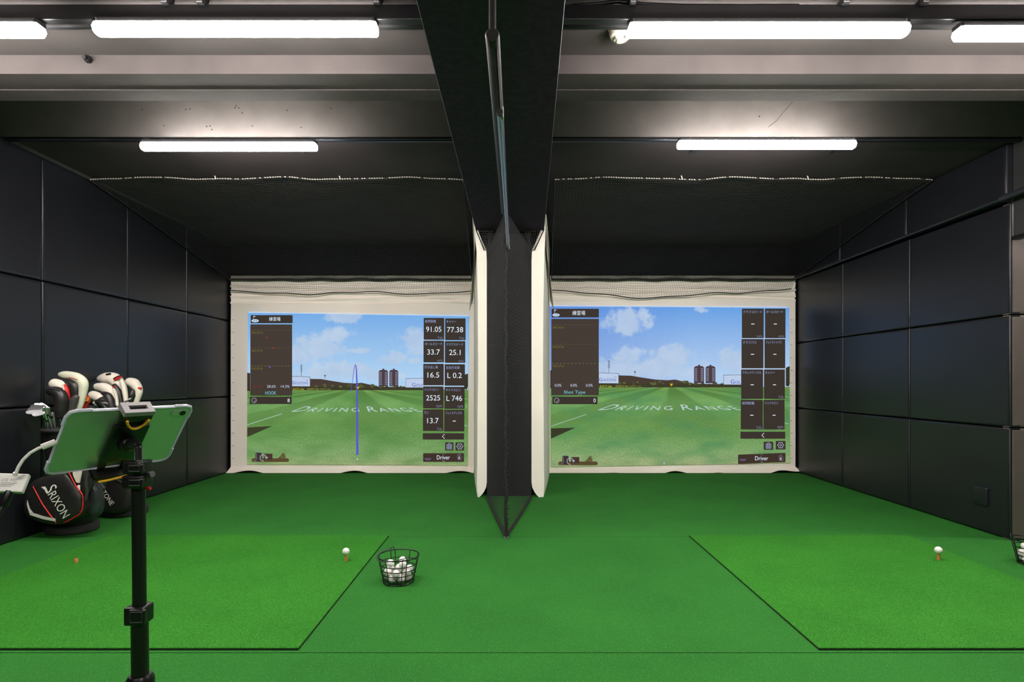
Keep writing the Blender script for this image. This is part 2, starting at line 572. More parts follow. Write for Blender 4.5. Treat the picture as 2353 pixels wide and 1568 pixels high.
e = fixture(3.68, 4.83, 3.66, 2.46, 'lit white ceiling tube inside the side opening', 'lit tubes inside the side opening')
MB().box((3.9, 3.64, 2.505), (4.6, 3.68, Z_CEIL), 0.002).build('ceiling_mount', M_STEEL, e)
ZF, DF = 2.5385, 2.34
fixture(-3.10, -1.955, DF, ZF, 'lit white ceiling tube next to the left wall, on the front track', 'lit tubes of the front track')
fixture(-1.728, -0.560, DF, ZF + 0.004, 'long lit white ceiling tube left of the centre beam, on the front track', 'lit tubes of the front track')
fixture(0.485, 1.640, DF, ZF, 'long lit white ceiling tube right of the centre beam, beside the smoke detector', 'lit tubes of the front track')
fixture(1.846, 2.99, DF, ZF - 0.015, 'lit white ceiling tube next to the side opening, on the front track', 'lit tubes of the front track')
DR = 3.53
ZR = EYE + (877 - 338) / F * DR
fixture((327 - CX) / F * DR, (727 - CX) / F * DR, DR, ZR, 'lit white ceiling tube over the left bay, in front of the ceiling net', 'lit tubes over the two bays')
fixture((1558 - CX) / F * DR, (1963 - CX) / F * DR, DR, ZR + 0.012, 'lit white ceiling tube over the right bay, in front of the ceiling net', 'lit tubes over the two bays')

for x0, x1, lab in ((-1.75, -0.6, 'lit white ceiling tube above the entrance side, left of the centre beam'), (0.6, 1.75, 'lit white ceiling tube above the entrance side, right of the centre beam')):
    e = fixture(x0, x1, -0.9, 2.62, lab, 'lit tubes of the entrance side')
    MB().box((x0 + 0.1, -0.92, 2.665), (x1 - 0.1, -0.88, Z_CEIL), 0.002).build('ceiling_mount', M_STEEL, e)

# front track: black channel on hanging clamps
def track_run(x0, x1, clamps, label):
    e = thing('lighting_track', label, 'light track', ((x0 + x1) / 2, 2.38, 2.60))
    MB().box((x0, 2.336, 2.5835), (x1, 2.372, 2.646), 0.003).build('channel', M_STEEL, e)
    MB().tube([(x0, 2.41, 2.60), (x1, 2.41, 2.60)], 0.013, 8).build('conduit', M_STEEL, e)
    for x in clamps:
        k = MB().box((x - 0.014, 2.318, 2.640), (x + 0.014, 2.396, 2.668), 0.003)
        q = k.build('clamp', M_STEEL, e)
        MB().box((x - 0.011, 2.316, 2.644), (x + 0.011, 2.319, 2.656)).build('clamp_tag', M_SILVERP, q)
        MB().tube([(x + 0.012, 2.36, 2.665), (x + 0.016, 2.36, Z_CEIL + 0.002)], 0.006, 8).build('hanger_rod', M_STEEL, e)
    return e


track_run(-3.40, -0.355, [(390 - CX) / F * 2.36, (470 - CX) / F * 2.36, (870 - CX) / F * 2.36], 'black hanging light track left of the centre beam')
track_run(0.21, 3.40, [(1450 - CX) / F * 2.36, (1932 - CX) / F * 2.36, (2112 - CX) / F * 2.36], 'black hanging light track right of the centre beam')
cab = MB().tube([(0.25, 2.36, 2.655), (0.36, 2.36, 2.662), (0.44, 2.36, 2.672), (0.55, 2.36, 2.662), (0.72, 2.36, 2.655), (0.95, 2.36, 2.654), (1.2, 2.36, 2.655)], 0.008, 8)
cab.build('power_cable', M_STEEL, smooth=60, label='thin black power cable lying on the right light track', category='cable')
# rear track under the lip of the bulkhead
for x0, x1, lab in ((-3.40, -0.36, 'thin rear ceiling track running over the left bay'), (0.26, 3.42, 'thin rear ceiling track running over the right bay')):
    e = thing('ceiling_track', lab, 'light track', ((x0 + x1) / 2, 3.69, 2.68))
    MB().box((x0, 3.735, 2.676), (x1, 3.759, 2.701), 0.003).build('channel', M_STEEL, e)
    MB().box((x0, 3.728, 2.682), (x1, 3.735, 2.688), 0.001).build('front_lip', M_BLUESTEEL, e)
    a, c2 = ((-2.40, -1.29) if x0 < 0 else (1.10, 2.22))
    for x in (a + 0.1, c2 - 0.1):
        MB().box((x - 0.02, 3.53, ZR + 0.046), (x + 0.02, 3.75, ZR + 0.06), 0.003).build('adapter', M_STEEL, e)

# smoke detector
c = P(1432, 62, 2.50)
e = thing('smoke_detector', 'round cream smoke detector on the ceiling beside the lit tube', 'smoke detector', (c.x, c.y, Z_CEIL))
b = MB().lathe([(0.030, -0.062), (0.034, -0.052), (0.046, -0.048), (0.052, -0.030), (0.052, -0.012), (0.056, -0.010), (0.056, 0.0)], (c.x, 2.56, Z_CEIL), 28)
b.build('detector_body', M_CREAM, e, smooth=40)
MB().lathe([(0.014, -0.072), (0.016, -0.060)], (c.x - 0.005, 2.555, Z_CEIL), 16).build('sensor_cap', M_CREAM, e, smooth=40)
for a in range(4):
    an = a * math.pi / 2 + 0.5
    MB().box((c.x + 0.03 * math.cos(an) - 0.003, 2.56 + 0.03 * math.sin(an) - 0.003, Z_CEIL - 0.066), (c.x + 0.03 * math.cos(an) + 0.003, 2.56 + 0.03 * math.sin(an) + 0.003, Z_CEIL - 0.05)).build('vent_rib', M_GREYP, e)
# anchor bolt on the beam
c = P(197, 132, 2.76)
e = thing('anchor_bolt', 'small dark anchor bolt on the grey cross beam', 'bolt', c)
MB().tube([(c.x, 2.786, c.z), (c.x, 2.762, c.z)], 0.018, 6).build('nut', M_STEEL, e)
MB().tube([(c.x, 2.768, c.z), (c.x, 2.745, c.z - 0.005)], 0.010, 8).build('stud', M_STEEL, e)
# dots of old fixings in the bulkhead paint
for x, y in ((327, 252), (427, 252), (437, 251), (543, 243), (540, 248), (549, 248), (557, 260), (660, 254), (377, 289), (475, 291), (483, 290), (487, 298), (580, 290), (692, 293), (761, 250), (1745, 268)):
    q = P(x, y, BULK - 0.03)
    MB().tube([(q.x, BULK - 0.0325, q.z), (q.x, BULK - 0.029, q.z)], 0.0042, 7).build('paint_chip', M_STEEL, bulk)
# thin crack in the bulkhead paint over the right bay
MB().tube([P(x, y, BULK - 0.031) for x, y in ((1822, 234), (1800, 258), (1784, 278), (1766, 292))], 0.0012, 5).build('paint_crack', M_WALL, bulk)
# ------------------------------------------------------------------ pipe under the centre beam, hanging sheet and bottom rail
e = thing('divider_pipe', 'fat black pipe under the centre beam holding the net divider', 'pipe', (-0.06, 2.8, 2.24))
b = MB()
x0, x1 = (1131 - CX) / F * 1.88, (1160 - CX) / F * 3.9
b.tube([(x0, 1.888, 2.244), (x0, 1.893, 2.244), (x0 + 0.001, 1.94, 2.244), (x1, 3.862, 2.244)], [0.021, 0.0245, 0.0245, 0.0245], 18)
b.build('pipe_body', M_DARKPIPE, e, smooth=50)
MB().tube([(x0, 1.905, 2.25), (x0, 1.905, 2.488)], 0.012, 12).build('drop_rod', M_ROPE, e, smooth=60)
MB().tube([(x0, 1.886, 2.244), (x0, 1.889, 2.244)], 0.017, 16).build('pipe_mouth', M_ROPE, e)
e = thing('hanging_sheet', 'narrow dark hanging sheet under the black pipe with a steel bottom rail', 'curtain', (-0.04, 2.8, 2.0))
ra, rb = (1148.5 - CX) / F * 1.94, (1168 - CX) / F * 3.86
zr0, zr1 = EYE + (877 - 264) / F * 1.94, EYE + (877 - 570) / F * 3.86


def sheet(u, v):
    d = 1.93 + 1.93 * u
    xa = x0 + (x1 - x0) * u + 0.016
    xb = ra + (rb - ra) * u + 0.006
    zz = zr0 + (zr1 - zr0) * u
    return (xa + (xb - xa) * v + 0.002 * math.sin(9 * u + 3 * v), d, 2.24 + (zz - 2.24) * v)


s = MB().grid(sheet, 16, 4)
m = s.build('sheet_cloth', mat('taupe_sheet', (0.16, 0.14, 0.135), 0.8), e, smooth=80)
mod = m.modifiers.new('thickness', 'SOLIDIFY'); mod.thickness = 0.004
b = MB().tube([(ra, 1.93, zr0), (rb, 3.86, zr1)], 0.0105, 14)
b.build('bottom_rail', M_BLUESTEEL, e, smooth=50)
b = MB().tube([(ra, 1.918, zr0), (ra, 1.931, zr0)], 0.0115, 14)
b.build('rail_end_cap', M_BLACKP, e, smooth=50)
MB().box((ra + 0.010, 1.925, zr0 - 0.012), (ra + 0.013, 1.965, zr0 + 0.022)).build('care_tag', M_PRINT, e)
MB().box((rb - 0.012, 3.55, zr1 + 0.007), (rb + 0.006, 3.75, zr1 + 0.014)).build('rail_clip', M_PRINT, e)

# wall rail on the right
e = thing('wall_rail', 'dark rail along the right padded wall under its top panels', 'rail', (3.33, 5.2, 2.3))
MB().tube([(3.325, 3.84, 2.318), (3.325, 6.66, 2.287)], 0.011, 10).build('thin_rail', M_RAIL, e, smooth=60)
MB().tube([(3.325, 1.2, 2.345), (3.325, 3.83, 2.322)], 0.022, 12).build('thick_rail', M_RAIL, e, smooth=60)
MB().lathe([(0.014, 0.0), (0.014, 0.02)], (3.325, 3.835, 2.31), 12).build('joint_screw', M_CHROME, e)

# ------------------------------------------------------------------ nets
def strands(mb, fn, nu, nv, su, sv, r):
    """A knotted net on the surface fn(u, v): nu+1 lines at fixed u, nv+1 lines at fixed v."""
    for i in range(nu + 1):
        u = i / nu
        mb.tube([fn(u, k / sv) for k in range(sv + 1)], r, 3, cap=False)
    for j in range(nv + 1):
        v = j / nv
        mb.tube([fn(k / su, v) for k in range(su + 1)], r, 3, cap=False)


def ceiling_net(xa, xb, label, seed):
    """Net slung from the ceiling down to the top of the screen, with a loose flap that hangs over the cloth."""
    rnd = random.Random(seed)
    ph = [rnd.uniform(0, 6.28) for _ in range(8)]
    e = thing('overhead_net', label, 'net', ((xa + xb) / 2, 5.5, 2.5))

    def edge_d(u):
        return 0.0

    def slope(u, v):
        x = xa + (xb - xa) * u + (0.09 * v * u if xa < 0 else -0.0 * v) * -1 + (0.0 if xa < 0 else 0.13 * v * (1 - u))
        d = 4.44 + (6.62 - 4.44) * v
        z = 2.686 + (2.285 - 2.686) * v
        sag = 0.035 * math.sin(math.pi * v) * math.sin(math.pi * min(1, u * 1.0))
        lip = 0.018 * (abs(math.sin(math.pi * u * 3)) - 1) * (1 - v) ** 6
        w = 0.006 * math.sin(u * 37 + ph[0] + 5 * v) * math.sin(math.pi * u)
        return (x, d + 0.004 * math.sin(60 * u + ph[1]), z - sag + lip + w)

    b = MB()
    strands(b, slope, int(abs(xb - xa) / 0.027), 84, 64, 14, 0.0011)
    b.build('sloping_mesh', M_NET2, e, kind='stuff')

    def flap(u, v):
        x = xa + (xb - xa) * u + (-0.09 * u if xa < 0 else 0.13 * (1 - u))
        drop = 0.190 + 0.022 * math.sin(5.2 * u + ph[2]) + 0.014 * math.sin(13 * u + ph[3]) + 0.007 * math.sin(31 * u + ph[4])
        drop *= 0.72 + 0.28 * math.sin(math.pi * min(1, max(0, u)) ** 0.8)
        return (x + 0.05 * v * math.sin(7 * u + ph[5]), 6.60 + 0.012 * math.sin(17 * u + ph[6]) * v - 0.006, 2.285 - drop * v)

    b = MB()
    strands(b, flap, int(abs(xb - xa) / 0.027), 8, 90, 6, 0.0011)
    b.build('hanging_flap', M_NET, e, kind='stuff')
    MB().tube([flap(k / 90, 1.0) for k in range(91)], 0.0062, 6).build('hem_cord', M_ROPE, e, smooth=60)
    MB().tube([Vector(slope(k / 60, 1.0)) + Vector((0, -0.01, 0.012 - 0.02)) for k in range(61)], 0.012, 6).build('top_cord', M_ROPE, e, smooth=60)
    MB().tube([slope(k / 90, 0.0) for k in range(91)], 0.0065, 6).build('front_cord', M_ROPE, e, smooth=60)
    # pale lacing wound round the front cord
    b = MB()
    n = 150
    for k in range(n):
        u = (k + 0.2) / n
        if rnd.random() < 0.12:
            continue
        p = Vector(slope(u, 0.0))
        q = Vector(slope(min(1, u + 0.62 / n), 0.0))
        b.tube([p + Vector((0, -0.0062, 0.003)), q + Vector((0, -0.0062, -0.001))], 0.0034, 5)
    b.build('cord_lacing', M_LACE, e, kind='stuff')
    for k in range(1, 3):
        p = Vector(slope(k / 3 + 0.005, 0.0))
        MB().tube([p, p + Vector((-0.008, -0.004, 0.022)), p + Vector((-0.012, 0, 0.034))], 0.004, 6).build('hook', M_LACE, e)
    # edge rope along the wall and along the column
    for u0, nm in ((0.0, 'side_cord'), (1.0, 'side_cord')):
        MB().tube([slope(u0, k / 24) for k in range(25)], 0.006, 6).build(nm, M_ROPE, e, smooth=60)
    return e


ceiling_net(-3.325, -0.385, 'black net slung under the ceiling of the left bay with a flap over its screen', 3)
ceiling_net(0.335, 3.315, 'black net slung under the ceiling of the right bay with a flap over its screen', 11)

# the dividing net: two sheets that open into a V round the column
e = thing('divider_net', 'black net divider laced into a V in front of the centre column', 'net', (-0.04, 4.5, 0))
apex = Vector((-0.042, 3.88, 0))
for s, xe, nm in ((-1, -0.232, 'net_sheet'), (1, 0.180, 'net_sheet')):
    def vnet(u, v, xe=xe, s=s):
        d = 3.88 + (5.235 - 3.88) * u
        x = apex.x + (xe - apex.x) * u + s * 0.012 * math.sin(math.pi * u) * math.sin(3.2 * v + 0.5)
        z = 0.012 + (2.235 + 0.06 * u) * v + 0.03 * math.sin(math.pi * u) * math.sin(math.pi * v) * math.sin(2.5 * v * math.pi)
        return (x, d, z)
    b = MB()
    strands(b, vnet, 50, 82, 12, 24, 0.0010)
    b.build(nm, M_NET, e, kind='stuff')
    MB().tube([vnet(k / 16, 0.0) for k in range(17)], 0.011, 7).build('floor_cord', M_ROPE, e, smooth=60)
    MB().tube([vnet(k / 16, 1.0) for k in range(17)], 0.007, 7).build('top_cord', M_ROPE, e, smooth=60)
    # triangle of net from the end of the beam down to the pad
    xb2 = -0.335 if s < 0 else 0.298

    def tri(u, v, xe=xe, xb2=xb2):
        return (xe + (xb2 - xe) * u * (0.25 + 0.75 * v) - (0.06 if xe < 0 else -0.06) * (1 - u) * v * -1, 5.232 - 0.02 * v, 2.30 + 0.19 * v)
    b = MB()
    strands(b, tri, 7, 9, 4, 6, 0.0013)
    b.build('corner_net', M_NET2, e, kind='stuff')
    MB().tube([tri(1, 0), tri(1, 0.4), tri(1, 1.0), tri(0.6, 1.0), tri(0.05, 1.0)], 0.006, 6).build('corner_cord', M_ROPE, e)
rnd = random.Random(5)
b = MB().tube([(apex.x + 0.004 * math.sin(k * 0.9), apex.y - 0.004, 0.0 + 2.25 * k / 60) for k in range(61)], [0.009 + 0.003 * rnd.random() for _ in range(61)], 8)
b.build('seam_rope', M_ROPE, e, smooth=70)
b = MB()
for k in range(120):
    z = 0.02 + 2.2 * k / 120
    a = rnd.uniform(-0.9, 0.9)
    b.tube([(apex.x, apex.y - 0.008, z), (apex.x + 0.016 * math.sin(a * 2), apex.y - 0.016, z + 0.010), (apex.x + 0.022 * math.sin(a * 2), apex.y - 0.006, z + 0.02 * rnd.random())], 0.0028, 5)
b.build('lacing_knots', M_ROPE, e, kind='stuff')
MB().lathe([(0.020, 0.0), (0.018, 0.012), (0.006, 0.016)], (apex.x + 0.002, 3.868, 0.0), 12).build('floor_anchor', M_CHROME, e)


# ------------------------------------------------------------------ simulator screens
SD = 6.655


def S(x, y, layer=0):
    d = SD - 0.0012 * layer
    return Vector(((x - CX) / F * SD, d, EYE - (y - CY) / F * SD))


GLOW = {}


def glow(rgb, strength=1.0):
    """Projected light of one colour on the cloth (slightly grainy)."""
    if rgb in GLOW:
        return GLOW[rgb]
    m, nt, b = node_tree('projected_%d_%d_%d' % rgb)
    c = lin(rgb)
    b.inputs['Base Color'].default_value = (0.02, 0.02, 0.02, 1)
    b.inputs['Roughness'].default_value = 1.0
    b.inputs['Specular IOR Level'].default_value = 0.0
    n = nt.nodes.new('ShaderNodeTexNoise'); n.inputs['Scale'].default_value = 90
    g = nt.nodes.new('ShaderNodeNewGeometry')
    nt.links.new(g.outputs['Position'], n.inputs['Vector'])
    r = nt.nodes.new('ShaderNodeValToRGB')
    r.color_ramp.elements[0].color = (*[v * 0.88 for v in c], 1)
    r.color_ramp.elements[1].color = (*[v * 1.1 for v in c], 1)
    nt.links.new(n.outputs['Fac'], r.inputs['Fac'])
    nt.links.new(r.outputs['Color'], b.inputs['Emission Color'])
    b.inputs['Emission Strength'].default_value = strength
    GLOW[rgb] = m
    return m


TILE = (52, 43, 38)
TEXTW = (226, 236, 248)
TEXTB = (150, 165, 205)
TEXTD = (120, 125, 150)


def backdrop_material(name, horizon, vpx, clouds, sky_top, sky_low, left):
    """The projected driving range: sky with clouds above the horizon, mown grass below it (in pixels of the picture on the cloth)."""
    m, nt, b = node_tree(name)
    L = nt.links
    N = nt.nodes.new

    def math_(op, a, b_=None, clamp=False):
        n = N('ShaderNodeMath'); n.operation = op; n.use_clamp = clamp
        for i, q in enumerate((a, b_)):
            if q is None:
                continue
            if isinstance(q, (int, float)):
                n.inputs[i].default_value = q
            else:
                L.new(q, n.inputs[i])
        return n.outputs[0]

    def mix(f, a, c, blend='MIX'):
        n = N('ShaderNodeMix'); n.data_type = 'RGBA'; n.blend_type = blend; n.clamp_factor = True
        for key, q in (('Factor', f), ('A', a), ('B', c)):
            if isinstance(q, (int, float)):
                n.inputs[key].default_value = q
            elif isinstance(q, tuple):
                n.inputs[key].default_value = (*q, 1)
            else:
                L.new(q, n.inputs[key])
        return n.outputs['Result']

    g = N('ShaderNodeNewGeometry')
    sp = N('ShaderNodeSeparateXYZ'); L.new(g.outputs['Position'], sp.inputs[0])
    px = math_('ADD', math_('MULTIPLY', sp.outputs['X'], F / SD), CX)
    py = math_('ADD', math_('MULTIPLY', sp.outputs['Z'], -F / SD), CY + EYE * F / SD)
    cmb = N('ShaderNodeCombineXYZ'); L.new(px, cmb.inputs[0]); L.new(py, cmb.inputs[1])
    noise = N('ShaderNodeTexNoise'); noise.inputs['Scale'].default_value = 0.035; noise.inputs['Detail'].default_value = 6
    noise.inputs['Roughness'].default_value = 0.6
    L.new(cmb.outputs[0], noise.inputs['Vector'])
    dens = None
    for (cx, cy, rx, ry) in clouds:
        dx = math_('DIVIDE', math_('SUBTRACT', px, cx), rx)
        dy = math_('DIVIDE', math_('SUBTRACT', py, cy), ry)
        q = math_('SUBTRACT', 1.0, math_('SQRT', math_('ADD', math_('MULTIPLY', dx, dx), math_('MULTIPLY', dy, dy))))
        dens = q if dens is None else math_('MAXIMUM', dens, q)
    d2 = math_('ADD', dens, math_('MULTIPLY', math_('SUBTRACT', noise.outputs['Fac'], 0.5), 2.4))
    cl = math_('MULTIPLY', d2, 2.2, True)
    cl = math_('MULTIPLY', cl, 0.85)
    t = math_('DIVIDE', math_('SUBTRACT', py, horizon - 178), 150.0, True)
    sky = mix(t, lin(sky_top), lin(sky_low))
    if not left:
        tx = math_('DIVIDE', math_('SUBTRACT', px, 1265), 330.0, True)
        sky = mix(tx, mix(0.6, sky, lin((88, 128, 214))), sky)
    n2 = N('ShaderNodeTexNoise'); n2.inputs['Scale'].default_value = 0.02; n2.inputs['Detail'].default_value = 3
    L.new(cmb.outputs[0], n2.inputs['Vector'])
    cloudc = mix(n2.outputs['Fac'], lin((158, 186, 222)), lin((202, 216, 232)))
    sky = mix(cl, sky, cloudc)
    # grass
    gy = math_('DIVIDE', math_('SUBTRACT', py, horizon), 175.0, True)
    ramp = N('ShaderNodeValToRGB')
    e = ramp.color_ramp.elements
    e[0].position = 0.0; e[0].color = (*lin((122, 158, 84)), 1)
    e[1].position = 1.0; e[1].color = (*lin((156, 172, 118)), 1)
    for pos, c in ((0.06, (98, 148, 74)), (0.2, (116, 166, 94)), (0.42, (98, 146, 70)), (0.62, (96, 148, 74)), (0.85, (124, 164, 102))):
        k = e.new(pos); k.color = (*lin(c), 1)
    L.new(gy, ramp.inputs['Fac'])
    u = math_('DIVIDE', math_('SUBTRACT', px, vpx), math_('ADD', math_('SUBTRACT', py, horizon - 4), 2.0))
    st = math_('SINE', math_('MULTIPLY', math_('ADD', u, math_('MULTIPLY', n2.outputs['Fac'], 0.8)), 1.75))
    st = math_('ADD', math_('MULTIPLY', st, 1.6), 0.5, True)
    fade = math_('SUBTRACT', 1.0, math_('DIVIDE', math_('SUBTRACT', py, horizon + 4), 120.0, True))
    dark = math_('MULTIPLY', math_('MULTIPLY', st, fade), 0.62)
    grass = mix(dark, ramp.outputs['Color'], lin((60, 102, 38)))
    n3 = N('ShaderNodeTexNoise'); n3.inputs['Scale'].default_value = 0.45; n3.inputs['Detail'].default_value = 4
    L.new(cmb.outputs[0], n3.inputs['Vector'])
    sc = N('ShaderNodeVectorMath'); sc.operation = 'MULTIPLY'; sc.inputs[1].default_value = (0.012, 0.03, 1)
    L.new(cmb.outputs[0], sc.inputs[0])
    n4 = N('ShaderNodeTexNoise'); n4.inputs['Scale'].default_value = 1.0
    L.new(sc.outputs[0], n4.inputs['Vector'])
    amp = math_('MULTIPLY', gy, 1.7)
    grass = mix(math_('MULTIPLY', math_('SUBTRACT', n3.outputs['Fac'], 0.44, True), amp, True), grass, lin((176, 196, 150)))
    grass = mix(math_('MULTIPLY', math_('SUBTRACT', 0.52, n3.outputs['Fac'], True), math_('MULTIPLY', amp, 1.6), True), grass, lin((50, 88, 34)))
    grass = mix(math_('MULTIPLY', math_('SUBTRACT', n4.outputs['Fac'], 0.42, True), 2.4, True), grass, lin((80, 132, 62)) if left else lin((72, 134, 82)))
    n5 = N('ShaderNodeTexNoise'); n5.inputs['Scale'].default_value = 0.3; n5.inputs['Detail'].default_value = 2
    L.new(cmb.outputs[0], n5.inputs['Vector'])
    sel = math_('GREATER_THAN', py, horizon)
    out = mix(sel, sky, grass)
    grain = mix(0.10, out, n5.outputs['Color'], 'OVERLAY')
    b.inputs['Base Color'].default_value = (0.02, 0.02, 0.02, 1)
    b.inputs['Roughness'].default_value = 1.0
    b.inputs['Specular IOR Level'].default_value = 0.0
    L.new(grain, b.inputs['Emission Color'])
    b.inputs['Emission Strength'].default_value = 1.0
    return m


class Show:
    """Everything drawn by the projector on one screen; coordinates are picture pixels at the cloth."""

    def __init__(self, base):
        self.base = base

    def poly(self, name, pts, rgb, layer, **kw):
        b = MB().add([S(x, y, layer) for x, y in pts], [tuple(range(len(pts)))[::-1]])
        return b.build(name, glow(rgb), self.base, **kw)

    def rrect(self, name, x0, y0, x1, y1, rgb, layer, r=1.2, skew=0.0):
        pts = []
        for cx, cy, a0 in ((x1 - r, y1 - r, 0), (x0 + r, y1 - r, 90), (x0 + r, y0 + r, 180), (x1 - r, y0 + r, 270)):
            for k in range(4):
                a = math.radians(a0 + k * 30)
                pts.append((cx + r * math.cos(a), cy + r * math.sin(a)))
        pts = [(x, y + skew * (x - x0) / (x1 - x0)) for x, y in pts]
        return self.poly(name, pts, rgb, layer)

    def strip(self, name, pts, w, rgb, layer):
        """A drawn line of width w (or a width per point)."""
        ws = w if isinstance(w, (list, tuple)) else [w] * len(pts)
        vs, fs = [], []
        for i, (x, y) in enumerate(pts):
            a = Vector(pts[max(i - 1, 0)]); b_ = Vector(pts[min(i + 1, len(pts) - 1)])
            t = (b_ - a).normalized(); n = Vector((-t.y, t.x)) * ws[i] / 2
            vs += [S(x + n.x, y + n.y, layer), S(x - n.x, y - n.y, layer)]
            if i:
                fs.append((2 * i - 2, 2 * i - 1, 2 * i + 1, 2 * i))
        return MB().add(vs, fs).build(name, glow(rgb), self.base)

    def text(self, body, x0, y0, x1, y1, rgb, layer=3, name='lettering', **kw):
        return text_on(name, body, lambda u, v: S(x0 + (x1 - x0) * u, y1 + (y0 - y1) * v, layer), glow(rgb), self.base, **kw)


def ring(cx, cy, r, a0=0, a1=360, n=28, ry=None):
    return [(cx + r * math.cos(math.radians(a0 + (a1 - a0) * k / n)), cy + (ry or r) * math.sin(math.radians(a0 + (a1 - a0) * k / n))) for k in range(n + 1)]


def screen(side, x0, x1, corners, horizon, vpx, clouds, label, sky, T, seed):
    rnd = random.Random(seed)
    left = side == 'left'
    e = thing('simulator_screen', label, 'screen', ((x0 + x1) / 2 / F * 0, 6.67, 0))
    ph = [rnd.uniform(0, 6.28) for _ in range(10)]
    Xa, Xb = (x0 - CX) / F * 6.67, (x1 - CX) / F * 6.67
    z_img_top = S(0, corners[0][1]).z
    flare_l = 0.02 if left else 0.0

    def cloth(u, v):
        z = 2.33 * (1 - v)
        x = Xa + (Xb - Xa) * u
        d = 6.672
        # loose horizontal folds between the net flap and the picture
        m = max(0.0, min(1.0, (z - (z_img_top + 0.02)) / 0.06)) * max(0.0, min(1.0, (2.30 - z) / 0.1))
        d -= 0.014 * m * (math.sin(z * 95 + 2.2 * math.sin(4 * u + ph[0]) + ph[1]) * 0.7 + 0.5 * math.sin(z * 160 + 3 * math.sin(6 * u + ph[2])))
        # hem that runs out on the turf
        h = max(0.0, (0.066 - z) / 0.066)
        lift = max(0.0, math.sin(15 * u + ph[3]) * 0.7 + 0.6 * math.sin(29 * u + ph[4]) - 0.45) * (0.034 if left else 0.062)
        if not left:
            lift *= min(1, max(0, (u - 0.22) * 6))
        d -= 0.055 * h ** 1.6
        zz = max(z, 0.0) * (1 - 0.0) + h ** 2 * lift + 0.004
        if h > 0:
            if left:
                x -= 0.030 * h * max(0, 1 - u * 14)
            else:
                x += 0.055 * h * max(0, 1 - (1 - u) * 14)
                zz += 0.03 * h ** 2 * max(0, 1 - (1 - u) * 22) ** 2
        return (x, d, zz)

    vs = [0.0] + [0.145 * k / 44 for k in range(1, 45)] + [0.145 + 0.80 * k / 8 for k in range(1, 9)] + [0.945 + 0.055 * k / 10 for k in range(1, 11)]
    nu = 120
    b = MB()
    pts = [cloth(i / nu, q) for q in vs for i in range(nu + 1)]
    fs = [(j * (nu + 1) + i, j * (nu + 1) + i + 1, (j + 1) * (nu + 1) + i + 1, (j + 1) * (nu + 1) + i) for j in range(len(vs) - 1) for i in range(nu)]
    o = b.add(pts, fs).build('screen_cloth', M_CLOTH, e, smooth=180)
    # small eyelets along the outer edge
    ex = x0 + 4 if left else x1 - 8
    for k in range(12):
        y = 735 + k * 29
        a = S(ex, y, 0)
        MB().tube([(a.x - 0.012, 6.668, a.z), (a.x + 0.012, 6.668, a.z)], 0.003, 6).build('eyelet', M_GREYPRINT, e)
    # ---- the picture
    base = MB()
    n = 8
    (ax, ay), (bx, by), (cx_, cy_), (dx, dy) = corners
    base.grid(lambda u, v: S((ax + (bx - ax) * u) * (1 - v) + (dx + (cx_ - dx) * u) * v, (ay + (by - ay) * u) * (1 - v) + (dy + (cy_ - dy) * u) * v, 0), n, n)
    pic = base.build('projected_image', backdrop_material('projected_range_' + side, horizon, vpx, clouds, *sky, left), e)
    s = Show(pic)
    xl, xr = (min(ax, dx) + 0.6, max(bx, cx_) - 1.5)
    # light rim at the top of the picture
    s.strip('picture_rim', [(ax, ay + 0.8), (bx, by + 0.8)], 1.6, (190, 215, 245), 1)
    # hills and tree line
    hills = [(671, 877), (713, 871), (738, 871.5), (764, 876), (790, 880), (815, 881.5), (831, 880), (853, 885), (872, 889), (935, 890), (972, 889)]
    hp = [T(x, y) for x, y in hills]
    s.poly('hill', hp + [T(972, 897), T(671, 897)], (66, 52, 44), 1)
    s.poly('tree_line', [T(671, 888)] + [T(x, 889.5 + 2.2 * math.sin(x * 0.5) + 1.5 * math.sin(x * 1.3)) for x in range(676, 973, 4)] + [T(972, 896.5), T(671, 896.5)], (52, 52, 30), 2)
    for k in range(26):
        x = rnd.uniform(700, 965); y = 890 - rnd.uniform(0, 6) * (1 if x < 870 else 0.6); r = rnd.uniform(2, 5.5)
        q = ring(*T(x, y), r, n=9, ry=r * 0.7)
        s.poly('tree_crown', [(u + rnd.uniform(-0.6, 0.6), v + rnd.uniform(-0.6, 0.6)) for u, v in q[:-1]], rnd.choice([(92, 98, 50), (82, 88, 44), (66, 72, 38), (74, 80, 42)]), 2.5)
    # strips of hillside at both outer edges of the picture
    hl = T(568, 857)[1] if left else 851
    s.poly('hill', [(xl, hl), (xl + 7, hl + 1), (xl + 7, horizon + 3), (xl, horizon + 3)], (54, 44, 32), 1)
    s.poly('tree_line', [(xr - 9, 862 if left else 846), (xr - 4, 860 if left else 843), (xr, 859 if left else 842), (xr, 888 if left else 884), (xr - 3, 896 if left else 889), (xr - 9, 894 if left else 887)], (48, 46, 28), 1)
    # towers
    for a, c in ((870.5, 891.6), (894.7, 915.2)):
        q0 = T(a, 853); q1 = T(c, 887.8)
        w = q1[0] - q0[0]
        s.poly('tower_block', [(q0[0], q0[1] + 1), (q0[0] + w * .18, q0[1] - 2.5), (q0[0] + w * .82, q0[1] - 2.5), (q1[0], q0[1] + 1), q1, (q0[0], q1[1])], (70, 54, 62), 3)
        s.poly('tower_cap', [(q0[0] + w * .42, q0[1] - 5.5), (q0[0] + w * .58, q0[1] - 5.5), (q0[0] + w * .62, q0[1] - 2), (q0[0] + w * .38, q0[1] - 2)], (64, 56, 66), 3)
